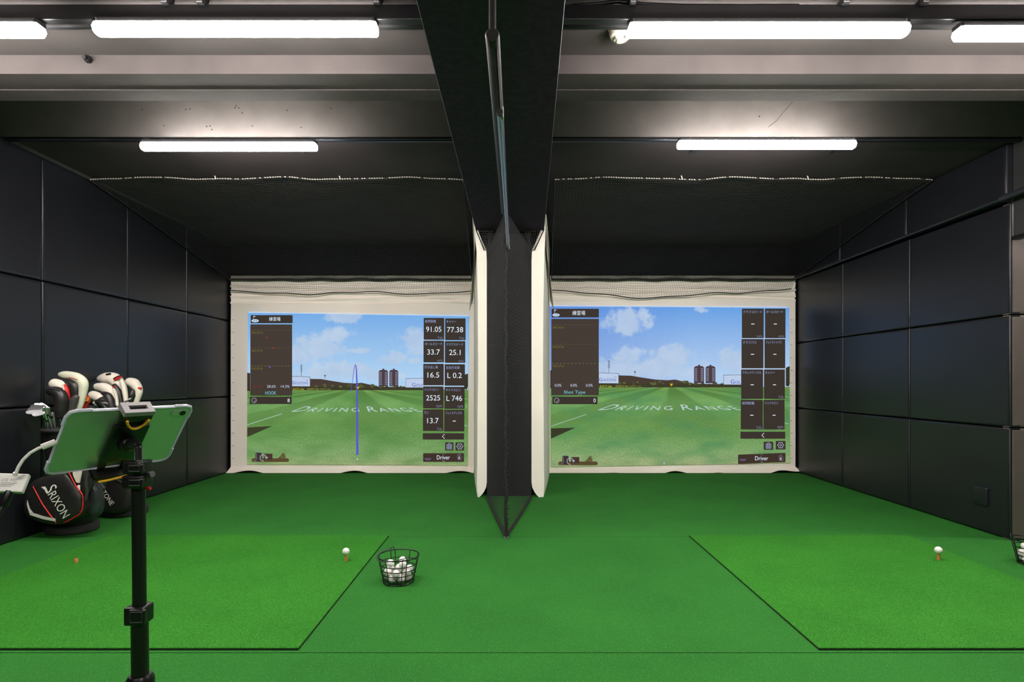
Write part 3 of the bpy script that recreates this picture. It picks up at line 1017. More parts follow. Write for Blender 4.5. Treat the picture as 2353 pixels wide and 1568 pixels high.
        for fx in (0.08, 0.22, 0.68, 0.82):
            for j in range(8):
                y = q0[1] + 2.5 + j * 3.9
                s.poly('window', [(q0[0] + w * fx, y), (q0[0] + w * (fx + 0.09), y), (q0[0] + w * (fx + 0.09), y + 2.2), (q0[0] + w * fx, y + 2.2)], (146, 150, 182), 4)
    # transmission masts
    for mx, my, h in ((692.5, 838, 27), (747, 861, 9)):
        a = T(mx, my); c = T(mx, my + h)
        s.strip('mast', [a, c], 0.9, (70, 74, 100), 2)
        for j in range(5 if h > 12 else 2):
            y = a[1] + 2 + j * h * 0.13
            s.strip('mast_arm', [(a[0] - 2.4, y), (a[0] + 2.6, y)], 1.1, (78, 82, 108), 2)
    # advertising boards
    for bx0, by0, bx1, by1, word, w0, w1, y0, y1 in ((671.5, 865.6, 712.5, 888.2, 'Golfzon', 671.8, 707, 876, 883.5), (932.6, 870.8, 974, 891, 'Golf', 947, 972.4, 880.5, 889)):
        a, c = T(bx0, by0), T(bx1, by1)
        s.poly('board_frame', [(a[0] - 0.6, a[1] - 0.9), (c[0] + 0.9, a[1] + (0.8 if word == 'Golfzon' else -1.6)), (c[0] + 0.9, c[1] + 0.7), (a[0] - 0.6, c[1] + 0.4)], (48, 46, 62), 3)
        s.poly('board', [(a[0], a[1]), (c[0], a[1] + (1.6 if word == 'Golfzon' else -0.8)), c, (a[0], c[1] - 0.2)], (186, 204, 232), 3.6)
        p0, p1 = T(w0, y0), T(w1, y1)
        s.text(word, p0[0], p0[1], p1[0], p1[1], (78, 70, 176), 4.4, name='board_lettering', small_caps=True)
        if word == 'Golfzon':
            for j, cc in enumerate(((230, 150, 120), (150, 150, 220), (120, 130, 210))):
                p = T(703.5 + j * 1.8, 872.5 - (j % 2)); s.strip('logo_mark', [p, (p[0] + 0.3, p[1] + 4.5)], 0.9, cc, 4.4)
    # yardage letters at the foot of the trees
    p0, p1 = T(673, 892.2), T(699, 897); s.text('50Yds', p0[0], p0[1], p1[0], p1[1], (176, 178, 40), 3, name='yardage_lettering')
    p0, p1 = T(706, 892.6), T(733, 896); s.text('200Yds', p0[0], p0[1], p1[0], p1[1], (160, 166, 44), 3, name='yardage_lettering')
    p0, p1 = T(735, 893.2), T(760, 895.6); s.text('300Yds', p0[0], p0[1], p1[0], p1[1], (140, 150, 46), 3, name='yardage_lettering')
    # words mown on the range
    q0, q1, yb, yt = T(668, 0)[0], T(972.5, 0)[0], T(0, 946.5)[1], T(0, 934.5)[1]
    vy = T(0, 890)[1]

    def ground(u, v):
        y = yb + (yt - yb) * v
        return S(vpx + (q0 + (q1 - q0) * u - vpx) * (y - vy) / (yb - vy), y + 2.2 * u * 0, 3)
    text_on('range_lettering', 'Driving', lambda u, v: ground(0.518 * u, v), glow((186, 208, 205)), pic, small_caps=True, space=1.25)
    text_on('range_lettering', 'Range', lambda u, v: ground(0.588 + 0.412 * u, v), glow((186, 208, 205)), pic, small_caps=True, space=1.25)
    return e, s, pic


IDT = lambda x, y: (x, y)
RT = lambda x, y: (1376 + (x - 671.5) * 1.098, 889.5 + (y - 896) * 1.055)
clouds_l = [(735, 795, 62, 34), (768, 772, 44, 26), (690, 815, 40, 30), (792, 726, 52, 20), (955, 785, 46, 32), (825, 806, 34, 8), (905, 825, 34, 20), (765, 852, 110, 24), (860, 862, 70, 14), (950, 830, 20, 8)]
clouds_r = [(1435, 738, 52, 36), (1478, 730, 26, 26), (1613, 712, 17, 10), (1445, 818, 44, 26), (1548, 822, 58, 34), (1490, 848, 150, 26), (1690, 828, 44, 32), (1400, 850, 60, 26), (1750, 830, 30, 20)]
E_L, s, PIC_L = screen('left', 530, 1089, ((569.5, 717.5), (1077, 725.5), (1074, 1069.5), (567.5, 1067.5)), 896, 822, clouds_l, 'left bay impact screen showing shot readings and a blue ball flight line', ((112, 168, 228), (172, 208, 240)), IDT, 2)
L_TILES = [
    [('総飛距離', 25, '91.05', 35, 'Yds'), ('キャリー', 22, '77.38', 37, 'Yds')],
    [('ボールスピード', 40, '33.7', 29, 'm/s'), ('クラブスピード', 39, '25.1', 26, 'm/s')],
    [('打ち出し角', 30, '16.5', 27, ''), ('左右打出角', 31, 'L 0.2', 33, '')],
    [('バックスピン', 33, '2525', 32, 'rpm'), ('サイドスピン', 34, 'L 746', 36, 'rpm')],
    [('ラン', 10, '13.7', 26, 'Yds'), ('フェイスアングル', 38, '–', 7, '')]]


def tiles(s, table, rows, cols, num_h):
    for r, row in enumerate(table):
        y0, y1 = rows[r]
        for c, (lab, lw, num, nw, unit) in enumerate(row):
            xa, xb = cols[r][c]
            yo = 1.0 * c if num_h > 9 else 0.0
            s.rrect('reading_tile', xa, y0 + yo, xb, y1 + yo, TILE, 5)
            s.text(lab, xa + 3, y0 + yo + 4.2, xa + 3 + lw, y0 + yo + (11 if len(lab) < 6 else 10.4), TEXTB, 6)
            cx, cy = (xa + xb) / 2, y0 + yo + (y1 - y0) * 0.52
            if num == '–':
                s.poly('dash', [(cx - nw / 2, cy - 0.8), (cx + nw / 2, cy - 0.8), (cx + nw / 2, cy + 0.9), (cx - nw / 2, cy + 0.9)], TEXTW, 6)
            else:
                s.text(num, cx - nw / 2 - 0.5, cy - num_h / 2, cx + nw / 2 - 0.5, cy + num_h / 2, TEXTW, 6)
            if unit:
                w = {'Yds': 12, 'm/s': 12, 'rpm': 13}[unit]
                s.text(unit, xb - 3.5 - w, y1 + yo - 7.8, xb - 3.5, y1 + yo - (1.6 if unit != 'rpm' else 0.4), TEXTD, 6)


tiles(s, L_TILES, [(731.1, 781.1), (783.4, 833.2), (836.5, 885.8), (888.3, 939.0), (941.1, 990.8)], [((973.8 - i * .45, 1020.9 - i * .5), (1023 - i * .55, 1069.9 - i * .7)) for i in range(5)], 12.2)
s.poly('gap_line', [(972.5, 886.3), (1013, 886.3), (1013, 887.8), (972.5, 887.8)], (196, 206, 226), 5.5)


def widgets(s, R, head, foot, shot, count, pct, icons, bar, drv, drv_skew):
    hx0, hy0, hx1, hy1 = head
    s.rrect('header_tile', *head, TILE, 5)
    s.text('練習場', hx0 + 0.44 * (hx1 - hx0), hy0 + 4.4, hx0 + 0.71 * (hx1 - hx0), hy1 - 5, TEXTW, 6)
    gx, gy = hx0 + 10.2, hy1 - 5.6
    s.poly('green_icon', ring(gx, gy, 8.4, n=20, ry=3.6)[:-1], (196, 216, 236), 6)
    for q in (-2.2, 2.6):
        s.poly('hole_icon', ring(gx + q, gy, 1.2, n=10)[:-1], (60, 56, 66), 6.6)
    s.strip('flag_pole', [(gx - 3.4, hy0 + 2), (gx - 3.4, gy)], 0.7, (190, 205, 230), 6.8)
    s.poly('flag_icon', [(gx - 3.4, hy0 + 1.8), (gx + 1.8, hy0 + 3.0), (gx - 3.4, hy0 + 4.6)], (220, 228, 240), 6.8)
    x0, y0, x1, y1 = R
    s.rrect('shot_chart', *R, (62, 52, 46), 5)
    h = y1 - y0
    for k, word in enumerate(('300.0Yds', '200.0Yds', '100.0Yds')):
        y = y0 + h * (0.08 + 0.252 * k)
        for j in range(12):
            xa = x0 + 2 + j * (x1 - x0 - 4) / 12
            s.strip('chart_dash', [(xa, y), (xa + 3.4, y)], 0.8, (104, 100, 66) if k < 2 else (140, 136, 70), 6)
        s.text(word, x0 + 2.5, y + 3.4, x0 + 29, y + 8.2, (120, 104, 24), 6)
    for k, (word, c) in enumerate(pct):
        xa = x0 + (x1 - x0) * (0.07 + 0.33 * k)
        s.text(word, xa, y0 + h * 0.852, xa + (20 if len(word) > 4 else 15.5), y0 + h * 0.888, c, 6)
    wd = 25 if shot == 'HOOK' else 49
    xm = x0 + (x1 - x0) * 0.49
    s.text(shot, xm - wd / 2, y0 + h * 0.938, xm + wd / 2, y0 + h * (0.984 if shot == 'HOOK' else 1.0) - (0 if shot == 'HOOK' else 1.5), (120, 198, 212), 6)
    s.rrect('count_tile', *foot, TILE, 5)
    cx, cy = foot[0] + 10, (foot[1] + foot[3]) / 2
    s.strip('ball_icon', ring(cx, cy, 5.4), 1.3, (150, 155, 165), 6)
    for q in ((1, 1), (2.6, -.4), (2.2, 2.4), (-.4, 2.8)):
        s.poly('dimple_icon', ring(cx + q[0], cy + q[1], 0.7, n=8)[:-1], (150, 155, 165), 6)
    s.text(count, foot[2] - 9.5, foot[1] + 4.2, foot[2] - 4.4, foot[3] - 4.2, TEXTW, 6)
    # buttons at the lower right
    s.rrect('collapse_button', *bar, TILE, 5)
    bx, by = (bar[0] + bar[2]) / 2, (bar[1] + bar[3]) / 2
    s.strip('chevron_icon', [(bx + 2.6, by - 5), (bx - 2.6, by), (bx + 2.6, by + 5)], 1.3, TEXTW, 6)
    a, c = icons
    s.rrect('notes_button', *a, TILE, 5)
    ax, ay = (a[0] + a[2]) / 2, (a[1] + a[3]) / 2
    s.poly('notes_icon', [(ax - 6, ay - 5), (ax + 6, ay - 5), (ax + 6, ay + 7), (ax - 6, ay + 7)], (70, 66, 80), 5.6)
    for j in range(6):
        s.strip('notes_line', [(ax - 6, ay - 4.6 + j * 2.2), (ax + 6, ay - 4.6 + j * 2.2)], 0.8, (150, 158, 186), 6.2)
    for j in (-6, -2, 2, 6):
        s.strip('notes_line', [(ax + j, ay - 5), (ax + j, ay + 6.6)], 0.7, (150, 158, 186), 6.4)
    s.strip('notes_clip', [(ax - 3, ay - 5), (ax - 2, ay - 7), (ax + 2, ay - 7), (ax + 3, ay - 5)], 0.9, (160, 165, 190), 6.2)
    s.rrect('settings_button', *c, TILE, 5)
    gx, gy = (c[0] + c[2]) / 2, (c[1] + c[3]) / 2
    gear = [(gx + (6.2 + 1.2 * math.cos(6 * t)) * math.cos(t), gy + (6.2 + 1.2 * math.cos(6 * t)) * math.sin(t)) for t in [2 * math.pi * k / 48 for k in range(49)]]
    s.strip('gear_icon', gear, 1.1, (176, 184, 204), 6)
    s.strip('gear_hub_icon', ring(gx, gy, 2.0, n=16), 1.0, (176, 184, 204), 6)
    s.rrect('club_button', *drv, (58, 42, 34), 5, skew=drv_skew)
    dx, dy = (drv[0] + drv[2]) / 2, (drv[1] + drv[3]) / 2 + drv_skew / 2
    s.text('Driver', dx - 15.5, dy - 5, dx + 14.5, dy + 4.4, TEXTW, 6)
    s.strip('up_icon', [(dx - 3, dy - 7.2), (dx, dy - 8.8), (dx + 3, dy - 7.2)], 0.7, (130, 130, 150), 6)
    s.strip('down_icon', [(dx - 3, dy + 7.2), (dx, dy + 9.0), (dx + 3, dy + 7.2)], 0.9, (150, 150, 170), 6)
    cxl = drv[0] + 11
    s.poly('clubhead_icon', [(cxl - 8.5, dy + 1.2)] + [(cxl - 8 * math.cos(math.pi * k / 10), dy + 2 + 4.4 * math.sin(math.pi * k / 10)) for k in range(11)] + [(cxl + 8.5, dy + 1.2)], (88, 80, 108), 6)
    hx = drv[2] - 10.5
    s.strip('glove_icon', [(hx - 3, dy + 7), (hx - 4.8, dy + 1), (hx - 4.6, dy - 5), (hx - 3, dy - 7), (hx - 1.5, dy - 8), (hx, dy - 8.4), (hx + 1.6, dy - 8), (hx + 3.0, dy - 6), (hx + 3.6, dy - 1), (hx + 6, dy - 3), (hx + 5, dy + 2), (hx + 3, dy + 7)], 0.7, (112, 110, 130), 6)
    for j in (-2.6, -0.7, 1.2):
        s.strip('glove_icon', [(hx + j, dy - 7), (hx + j, dy - 1.5)], 0.7, (112, 110, 130), 6)
    s.text('R', hx - 2.2, dy - 1.6, hx + 2.4, dy + 4.6, TEXTW, 6.6)


W3 = (196, 202, 226)
widgets(s, (575.8, 745.9, 671.7, 909.7), (576.6, 724.6, 672.8, 743.2), (574.5, 912.2, 670.7, 928.8), 'HOOK', '8', (('57.1%', (120, 40, 24)), ('28.6%', W3), ('14.3%', W3)),
        ((1023, 1016.8, 1042.1, 1035.5), (1046.7, 1016.8, 1066.4, 1035.7)), (971.7, 995.9, 1066.6, 1010.5), (972.5, 1041.8, 1066.4, 1061.7), 0.0)
for x, y, c in ((613.5, 776, (150, 50, 24)), (629, 800.5, (150, 50, 24)), (620.5, 844.4, (92, 96, 214))):
    s.poly('shot_mark', ring(x, y, 1.8, n=10)[:-1], c, 6)
s.strip('flight_line', [(821.4, 1045.5), (821.2, 1000), (821, 950), (820.8, 900), (820.4, 880), (819.8, 862), (819, 848), (818, 840.5), (817, 838.2), (815.6, 840), (813.6, 850), (811, 870), (808.6, 888), (807, 900)],
        [5.4, 5.0, 4.4, 3.6, 3.2, 2.8, 2.4, 2.0, 1.8, 1.6, 1.3, 1.1, 1.0, 0.9], (88, 84, 204), 4.5)
s.poly('landing_mark', ring(806.8, 900.5, 1.4, n=10)[:-1], (120, 116, 210), 4.5)
s.poly('target_marker', [(820.2, 889.5), (826.4, 889.5), (823.3, 895)], (216, 178, 32), 5)
s.strip('boundary_line', [(568.5, 976.8), (648, 951.3)], 1.1, (186, 210, 200), 3)
s.strip('boundary_line', [(1066, 977), (1074, 980)], 1.1, (186, 210, 200), 3)
s.poly('ground_shadow', [(568.3, 982.7), (626.3, 979.3), (568.2, 1004.8)], (54, 58, 32), 3)
s.poly('range_ball', ring(821.2, 1055.2, 2.1, n=14)[:-1], (186, 192, 204), 4)


def tray(s, x, y, k):
    s.rrect('replay_bar', x, y + 15.5, x + 86 * k, y + 24, (84, 68, 40), 4, r=4)
    s.rrect('replay_box', x + 9, y + 2, x + 24, y + 22, (58, 44, 42), 5)
    s.strip('replay_outline', [(x + 10, y + 1), (x + 23, y + 2), (x + 24, y + 6)], 1.0, (110, 190, 160), 6)
    s.strip('replay_outline', [(x + 10, y + 1), (x + 12, y + 12), (x + 11, y + 19), (x + 6, y + 22), (x + 9, y + 24), (x + 16, y + 24)], 0.8, (130, 150, 150), 6)
    s.rrect('replay_box', x + 29, y + 5, x + 48, y + 19.5, (66, 46, 38), 5)
    s.strip('replay_arrow', ring(x + 27, y + 14.5, 7.2, 80, 350), 1.7, (160, 162, 184), 6.4)
    s.poly('replay_arrowhead', [(x + 30.5, y + 12), (x + 38.5, y + 12.4), (x + 34.6, y + 18)], (160, 162, 184), 6.4)
    s.strip('replay_disc', ring(x + 73, y + 8.5, 5.2), 1.0, (96, 116, 70), 6)
    s.poly('replay_flag', [(x + 60, y + 16), (x + 74, y + 2), (x + 79, y + 14), (x + 76, y + 16)], (92, 84, 46), 4.4)


tray(s, 578.5, 1038, 1.0)

E_R, s, PIC_R = screen('right', 1262, 1828, ((1264, 702.5), (1813, 706), (1816, 1064), (1266, 1074)), 889.5, 1541, clouds_r, 'right bay impact screen showing blank reading tiles and no flight line', ((104, 160, 226), (176, 204, 238)), RT, 9)
R_TILES = [
    [('クラブスピード', 43, '–', 7.5, 'm/s'), ('ボールスピード', 38, '–', 7, 'm/s')],
    [('クラブパス', 31, '–', 7.5, ''), ('フェイストゥパス', 36, '–', 7, '')],
    [('アタックアングル', 43, '–', 7.5, ''), ('キャリー', 22, '–', 7, 'Yds')],
    [('総飛距離', 28, '–', 7.5, 'Yds'), ('バックスピン', 31, '–', 7, 'rpm')]]
tiles(s, R_TILES, [(709.8, 777.5), (779.6, 846.8), (849.4, 917.1), (919.2, 987.2)], [((1704.3 - i * .85, 1754.4 - i * .7), (1757.4 - i * 1.2, 1804.4 - i * .7)) for i in range(4)], 8)
for y in (778.5, 848):
    s.strip('gap_line', [(1703.5, y), (1803, y)], 1.3, (190, 204, 230), 5.2)
widgets(s, (1266.9, 733.2, 1375.7, 908.7), (1267.4, 710.0, 1375.9, 730.0), (1269, 911.9, 1373, 929.3), 'Shot Type', '0', (('0.0%', W3), ('0.0%', W3), ('0.0%', W3)),
        ((1754.4, 1015.4, 1776.2, 1033.9), (1782, 1013.6, 1804.4, 1033.3)), (1701.1, 992.4, 1803.9, 1008.6), (1695.5, 1045, 1804.4, 1066.4), -4.0)
s.poly('target_marker', [(1539.2, 882.5), (1546, 882.5), (1542.6, 888.5)], (216, 178, 32), 5)
s.strip('boundary_line', [(1266, 979.9), (1347, 952.7)], 1.1, (176, 200, 196), 3)
s.strip('boundary_line', [(1803, 972), (1811, 974.5)], 1.1, (176, 200, 196), 3)
s.poly('ground_shadow', [(1266, 984.8), (1322, 983.3), (1266, 1008.5)], (50, 52, 32), 3)
s.poly('range_ball', ring(1526, 1065, 2.1, n=14)[:-1], (168, 176, 186), 4)
tray(s, 1283, 1045.5, 1.05)


# ------------------------------------------------------------------ hitting mats
MT = 0.0105


def hitting_mat(xa, xb, da, db, label):
    e = thing('hitting_mat', label, 'mat', ((xa + xb) / 2, (da + db) / 2, 0))
    MB().box((xa, da, 0.0005), (xb, db, 0.004)).build('mat_backing', M_TURF_EDGE, e)
    MB().box((xa + 0.001, da + 0.002, 0.004), (xb - 0.001, db - 0.001, MT), 0.002, 1).build('mat_turf', M_MAT, e)
    return e


hitting_mat(-2.80, -0.857, 2.26, 3.92, 'wide bright green hitting mat in the left bay')
hitting_mat(1.232, 2.75, 2.26, 3.92, 'bright green hitting mat in the right bay')

# ------------------------------------------------------------------ balls and tees
R_BALL = 0.02135
bm = bmesh.new()
bmesh.ops.create_icosphere(bm, subdivisions=3, radius=R_BALL)
ball_me = bpy.data.meshes.new('golf_ball')
bm.to_mesh(ball_me)
bm.free()
ball_me.polygons.foreach_set('use_smooth', [True] * len(ball_me.polygons))


def ball(loc, label, group=None):
    o = link('golf_ball', ball_me, M_BALL, None, label=label, category='golf ball', group=group)
    o.location = loc
    o.rotation_euler = (random.uniform(0, 6), random.uniform(0, 6), 0)
    return o


def tee(x, d, h, label, r=0.0085):
    e = thing('rubber_tee', label, 'tee', (x, d, MT))
    MB().lathe([(r, 0.0), (r * 0.98, h * 0.5), (r * 0.92, h - 0.002), (r * 0.8, h)], (x, d, MT), 16).build('tee_tube', M_TEE, e, smooth=40)
    MB().lathe([(r * 0.55, h - 0.0005), (r * 0.5, h + 0.0006)], (x, d, MT), 12).build('tee_mouth', mat('tee_hollow', (0.10, 0.035, 0.01), 0.8), e)
    return e


d = F * (EYE - MT) / (1289.5 - CY)
x = (795 - CX) / F * d
tee(x, d, 0.036, 'orange rubber tee holding the ball on the left mat')
ball((x, d, MT + 0.036 + R_BALL - 0.0008), 'white golf ball on a tee on the left mat')
d = F * (EYE - MT) / (1287 - CY)
x = (2156.5 - CX) / F * d
tee(x, d, 0.037, 'orange rubber tee holding the ball on the right mat', 0.0095)
o = ball((x, d, MT + 0.037 + R_BALL - 0.0008), 'white golf ball on a tee on the right mat')
d = F * (EYE - MT) / (1293 - CY)
tee((175 - CX) / F * d, d, 0.024, 'short orange rubber tee without a ball near the golf bags', 0.0105)


# ------------------------------------------------------------------ wire baskets
def basket(cx, cd, rot, where, n_top):
    e = thing('ball_basket', 'black wire ball basket ' + where, 'basket', (cx, cd, 0))
    H, RT_, RB = 0.142, 0.109, 0.079
    w = 0.0024

    def rad(z):
        return RB + (RT_ - RB) * z / H

    def hoop(z, nm, ww=w, wob=0.0):
        r = rad(z)
        pts = [(cx + r * math.cos(t), cd + r * math.sin(t), z + wob * math.sin(t + rot)) for t in [2 * math.pi * k / 40 for k in range(40)]]
        MB().tube(pts, ww, 6, closed=True).build(nm, M_WIRE, e, smooth=80)

    hoop(0.004, 'bottom_hoop', 0.003)
    for z in (0.028, 0.052, 0.076, 0.102):
        hoop(z, 'hoop', w * 1.05)
    hoop(H, 'rim', 0.0034)
    b = MB()
    for k in range(-3, 4):
        o = k * 0.022
        q = math.sqrt(max(0, RB * RB - o * o))
        b.tube([(cx + o, cd - q, 0.004), (cx + o, cd + q, 0.004)], 0.0018, 5)
    b.build('bottom_grid', M_WIRE, e)
    for base in (rot, rot + math.pi):
        # doubled uprights that rise above the rim in a small peak
        a0, a1 = base - 0.115, base + 0.115

        def on(a, z, dr=0.0):
            r = rad(z) + 0.002 + dr
            return (cx + r * math.cos(a), cd + r * math.sin(a), z)
        MB().tube([on(a0, 0.004), on(a0, H * 0.5), on(a0, H), on(a0 + 0.02, H + 0.006), on(base, H + 0.018), on(a1 - 0.02, H + 0.006), on(a1, H), on(a1, H * 0.5), on(a1, 0.004)], 0.0024, 6).build('peaked_upright', M_WIRE, e, smooth=80)
    for a in (rot + 0.9, rot + 1.6, rot + 2.25, rot + 4.1, rot + 4.75, rot + 5.35):
        r0, r1 = rad(0.004) + 0.002, rad(H) + 0.002
        MB().tube([(cx + r0 * math.cos(a), cd + r0 * math.sin(a), 0.004), (cx + r1 * math.cos(a), cd + r1 * math.sin(a), H)], 0.0021, 6).build('upright', M_WIRE, e)
    # folded bail handle resting round one side of the rim
    pts = []
    for k in range(25):
        a = rot + math.pi + 0.1 + (math.pi - 0.2) * k / 24
        r = RT_ + 0.004 + 0.004 * math.sin(math.pi * k / 24)
        pts.append((cx + r * math.cos(a), cd + r * math.sin(a), H + 0.013 - 0.020 * math.sin(math.pi * k / 24)))
    MB().tube(pts, 0.0026, 6).build('bail_handle', mat('grey_coated_wire', (0.05, 0.055, 0.055), 0.35), e, smooth=80)
    spots = [(0, 0, 0.028)]
    for k in range(6):
        a = rot + k * math.pi / 3
        spots.append((0.0505 * math.cos(a), 0.0505 * math.sin(a), 0.028))
    for k in range(6):
        a = rot + (k + 0.5) * math.pi / 3
        spots.append((0.0600 * math.cos(a), 0.0600 * math.sin(a), 0.0605))
    spots.append((0.0, 0.006, 0.0710))
    for k in range(n_top):
        a = rot + 0.25 + k * 2 * math.pi / n_top
        spots.append((0.044 * math.cos(a), 0.044 * math.sin(a), 0.1010))
    for q in spots:
        top = q[2] > 0.09
        ball((cx + q[0], cd + q[1], q[2]), ('white golf ball on top of the heap in the wire basket ' if top else 'white golf ball lower in the heap in the wire basket ') + where,
             ('top golf balls in the basket ' if top else 'lower golf balls in the basket ') + where)


d = F * EYE / (1337 - CY)
basket((916 - CX) / F * d, d, math.radians(-62), 'beside the left mat', 3)
basket(3.085, 3.32, math.radians(120), 'beside the right mat', 3)

# ------------------------------------------------------------------ tablet and its stand
ex = Vector((0.51842, 0.85506, 0.01045)).normalized()
ey = Vector((0.55678, -0.34679, 0.75480)).normalized()
en = ex.cross(ey).normalized()
ey = en.cross(ex)
TC = Vector((-0.88615, 1.28187, EYE - 0.12746))
TM = Matrix(((ex.x, ey.x, en.x, TC.x), (ex.y, ey.y, en.y, TC.y), (ex.z, ey.z, en.z, TC.z), (0, 0, 0, 1)))


def T3(x, y, z):
    return TM @ Vector((x, y, z))


def tmesh(b):
    b.v = [tuple(TM @ Vector(p)) for p in b.v]
    return b


def rounded_slab(b, w, h, r, z0, z1, n=6, edge=0.0015):
    def outline(ins):
        pts = []
        for cx_, cy_, a0 in ((w / 2 - r, h / 2 - r, 0), (-w / 2 + r, h / 2 - r, 90), (-w / 2 + r, -h / 2 + r, 180), (w / 2 - r, -h / 2 + r, 270)):
            for k in range(n + 1):
                a = math.radians(a0 + 90 * k / n)
                pts.append((cx_ + (r - ins) * math.cos(a), cy_ + (r - ins) * math.sin(a)))
        return pts
    rings = []
    for ins, z in ((edge, z0), (0, z0 + edge), (0, z1 - edge), (edge, z1)):
        rings.append([(x, y, z) for x, y in outline(ins)])
    m = len(rings[0])
    fs = [tuple(range(m))[::-1], tuple(range(3 * m, 4 * m))]
    for i in range(3):
        for j in range(m):
            fs.append((i * m + j, i * m + (j + 1) % m, (i + 1) * m + (j + 1) % m, (i + 1) * m + j))
    return b.add([p for r_ in rings for p in r_], fs)


W, H = 0.248, 0.179
e = thing('tablet', 'silver tablet in a clear case seen from behind on the black stand', 'tablet', TC)
tmesh(rounded_slab(MB(), W, H, 0.012, -0.003, 0.003)).build('tablet_body', M_ALU, e, smooth=35)
tmesh(rounded_slab(MB(), W - 0.012, H - 0.012, 0.009, -0.0036, -0.0030, edge=0.0002)).build('tablet_screen', M_SCREENG, e)
# clear bumper: a band all round and thicker corners
b = MB()
ow, oh = W + 0.005, H + 0.005


def band(r, w, h, z, n=6):
    pts = []
    for cx_, cy_, a0 in ((w / 2 - r, h / 2 - r, 0), (-w / 2 + r, h / 2 - r, 90), (-w / 2 + r, -h / 2 + r, 180), (w / 2 - r, -h / 2 + r, 270)):
        for k in range(n + 1):
            a = math.radians(a0 + 90 * k / n)
            pts.append((cx_ + r * math.cos(a), cy_ + r * math.sin(a), z))
    return pts


b.tube(band(0.013, W + 0.0035, H + 0.0035, 0.001), [(0.0017, 0.0042)] * 28, 8, closed=True)
tmesh(b).build('case_bumper', M_CLEAR, e, smooth=60)
for sx in (-1, 1):
    for sy in (-1, 1):
        pts = [(sx * (W / 2 - 0.030 + 0.030 * math.sin(t)), sy * (H / 2 - 0.020 + 0.020 * math.cos(t)) + 0, 0.001) for t in [math.pi / 2 * k / 8 for k in range(9)]]
        pts = [(sx * (W / 2 - 0.040), sy * (H / 2 + 0.002), 0.001), (sx * (W / 2 - 0.014), sy * (H / 2 + 0.002), 0.001), (sx * (W / 2 - 0.003), sy * (H / 2 - 0.002), 0.001), (sx * (W / 2 + 0.002), sy * (H / 2 - 0.014), 0.001), (sx * (W / 2 + 0.002), sy * (H / 2 - 0.036), 0.001)]
        tmesh(MB().tube(pts, 0.0042, 8)).build('corner_bumper', M_CLEAR, e, smooth=60)
# camera island
b = MB()
rounded_slab(b, 0.036, 0.019, 0.0092, 0.003, 0.0052, edge=0.0008)
b.v = [(p[0] + W / 2 - 0.026, p[1] + H / 2 - 0.018, p[2]) for p in b.v]
isl = tmesh(b).build('camera_island', M_ALU, e, smooth=40)
b = MB().lathe([(0.0072, 0.0052), (0.0068, 0.0062), (0.0050, 0.0064)], (W / 2 - 0.017, H / 2 - 0.018, 0), 20)
tmesh(b).build('camera_lens', M_GLASS, isl, smooth=40)
b = MB().lathe([(0.0022, 0.0052), (0.0020, 0.0056)], (W / 2 - 0.033, H / 2 - 0.018, 0), 12)
tmesh(b).build('flash', M_CREAM, isl)

# stand
PX, PY = -0.836, 1.250
e = thing('tablet_stand', 'black telescopic floor stand holding the tablet by the golf bags', 'stand', (PX, PY, 0))
zz = lambda y: EYE - (y - CY) / F * PY
xx = lambda px: (px - CX) / F * PY


def pole_x(z):
    return xx(317.5) + (0.95 - z) * 0.0085


def pole(z0, z1, r, nm, m):
    MB().tube([(pole_x(z0), PY, z0), (pole_x(z1), PY, z1)], r, 20).build(nm, m, e, smooth=50)


pole(0.10, zz(1412), 0.0172, 'lower_pole', M_BLACKP)
pole(zz(1412), zz(1100), 0.0138, 'middle_pole', M_BLACKP)
pole(zz(1110), zz(1028), 0.0087, 'upper_pole', mat('dark_chrome', (0.5, 0.5, 0.52), 0.12, metal=1.0, var=0.05))
MB().tube([(pole_x(0.95), PY, zz(1030)), (pole_x(0.95), PY, zz(1026)), (pole_x(0.95) - 0.001, PY + 0.001, zz(1023))], [0.0087, 0.0070, 0.003], 16).build('pole_tip', M_BLACKP, e, smooth=60)


def lock(y0, y1, w0, w1, nm, tilt=0.0):
    z0, z1 = zz(y1), zz(y0)
    xm = pole_x((z0 + z1) / 2)
    k = MB().box((xm - w0, PY - 0.019, z0), (xm + 0.019, PY + 0.022, z1), 0.005, 3).build(nm, M_BLACKP, e, smooth=40)
    # lever with a framed inset
    lz0, lz1 = z0 + 0.006 + tilt, z1 - 0.004 + tilt
    MB().box((xm - 0.006, PY - 0.030, lz0), (xm + w1, PY - 0.018, lz1), 0.004, 3).build('lock_lever', M_BLACKP, k, smooth=40)
    fx0, fx1, fz0, fz1 = xm + 0.0, xm + w1 - 0.004, lz0 + 0.004, lz1 - 0.004
    MB().tube([(fx0, PY - 0.0305, fz0), (fx1, PY - 0.0305, fz0), (fx1, PY - 0.0305, fz1), (fx0, PY - 0.0305, fz1)], 0.0011, 6, closed=True).build('lever_frame', M_GREYP, k)


lock(1058, 1089, 0.024, 0.026, 'upper_lock')
lock(1091, 1121, 0.026, 0.026, 'middle_lock')
lock(1391, 1432, 0.024, 0.029, 'lower_lock', 0.004)
b = MB().tube([(pole_x(0.86) + 0.016, PY + 0.004, zz(1092)), (pole_x(0.86) + 0.031, PY + 0.0, zz(1090))], [0.006, 0.007], 12)
b.build('lock_screw', M_CHROME, e, smooth=50)
MB().tube([(pole_x(0.84) + 0.014, PY + 0.006, zz(1123)), (pole_x(0.84) + 0.024, PY + 0.004, zz(1124))], 0.0032, 12).build('red_button', M_RED, e, smooth=50)
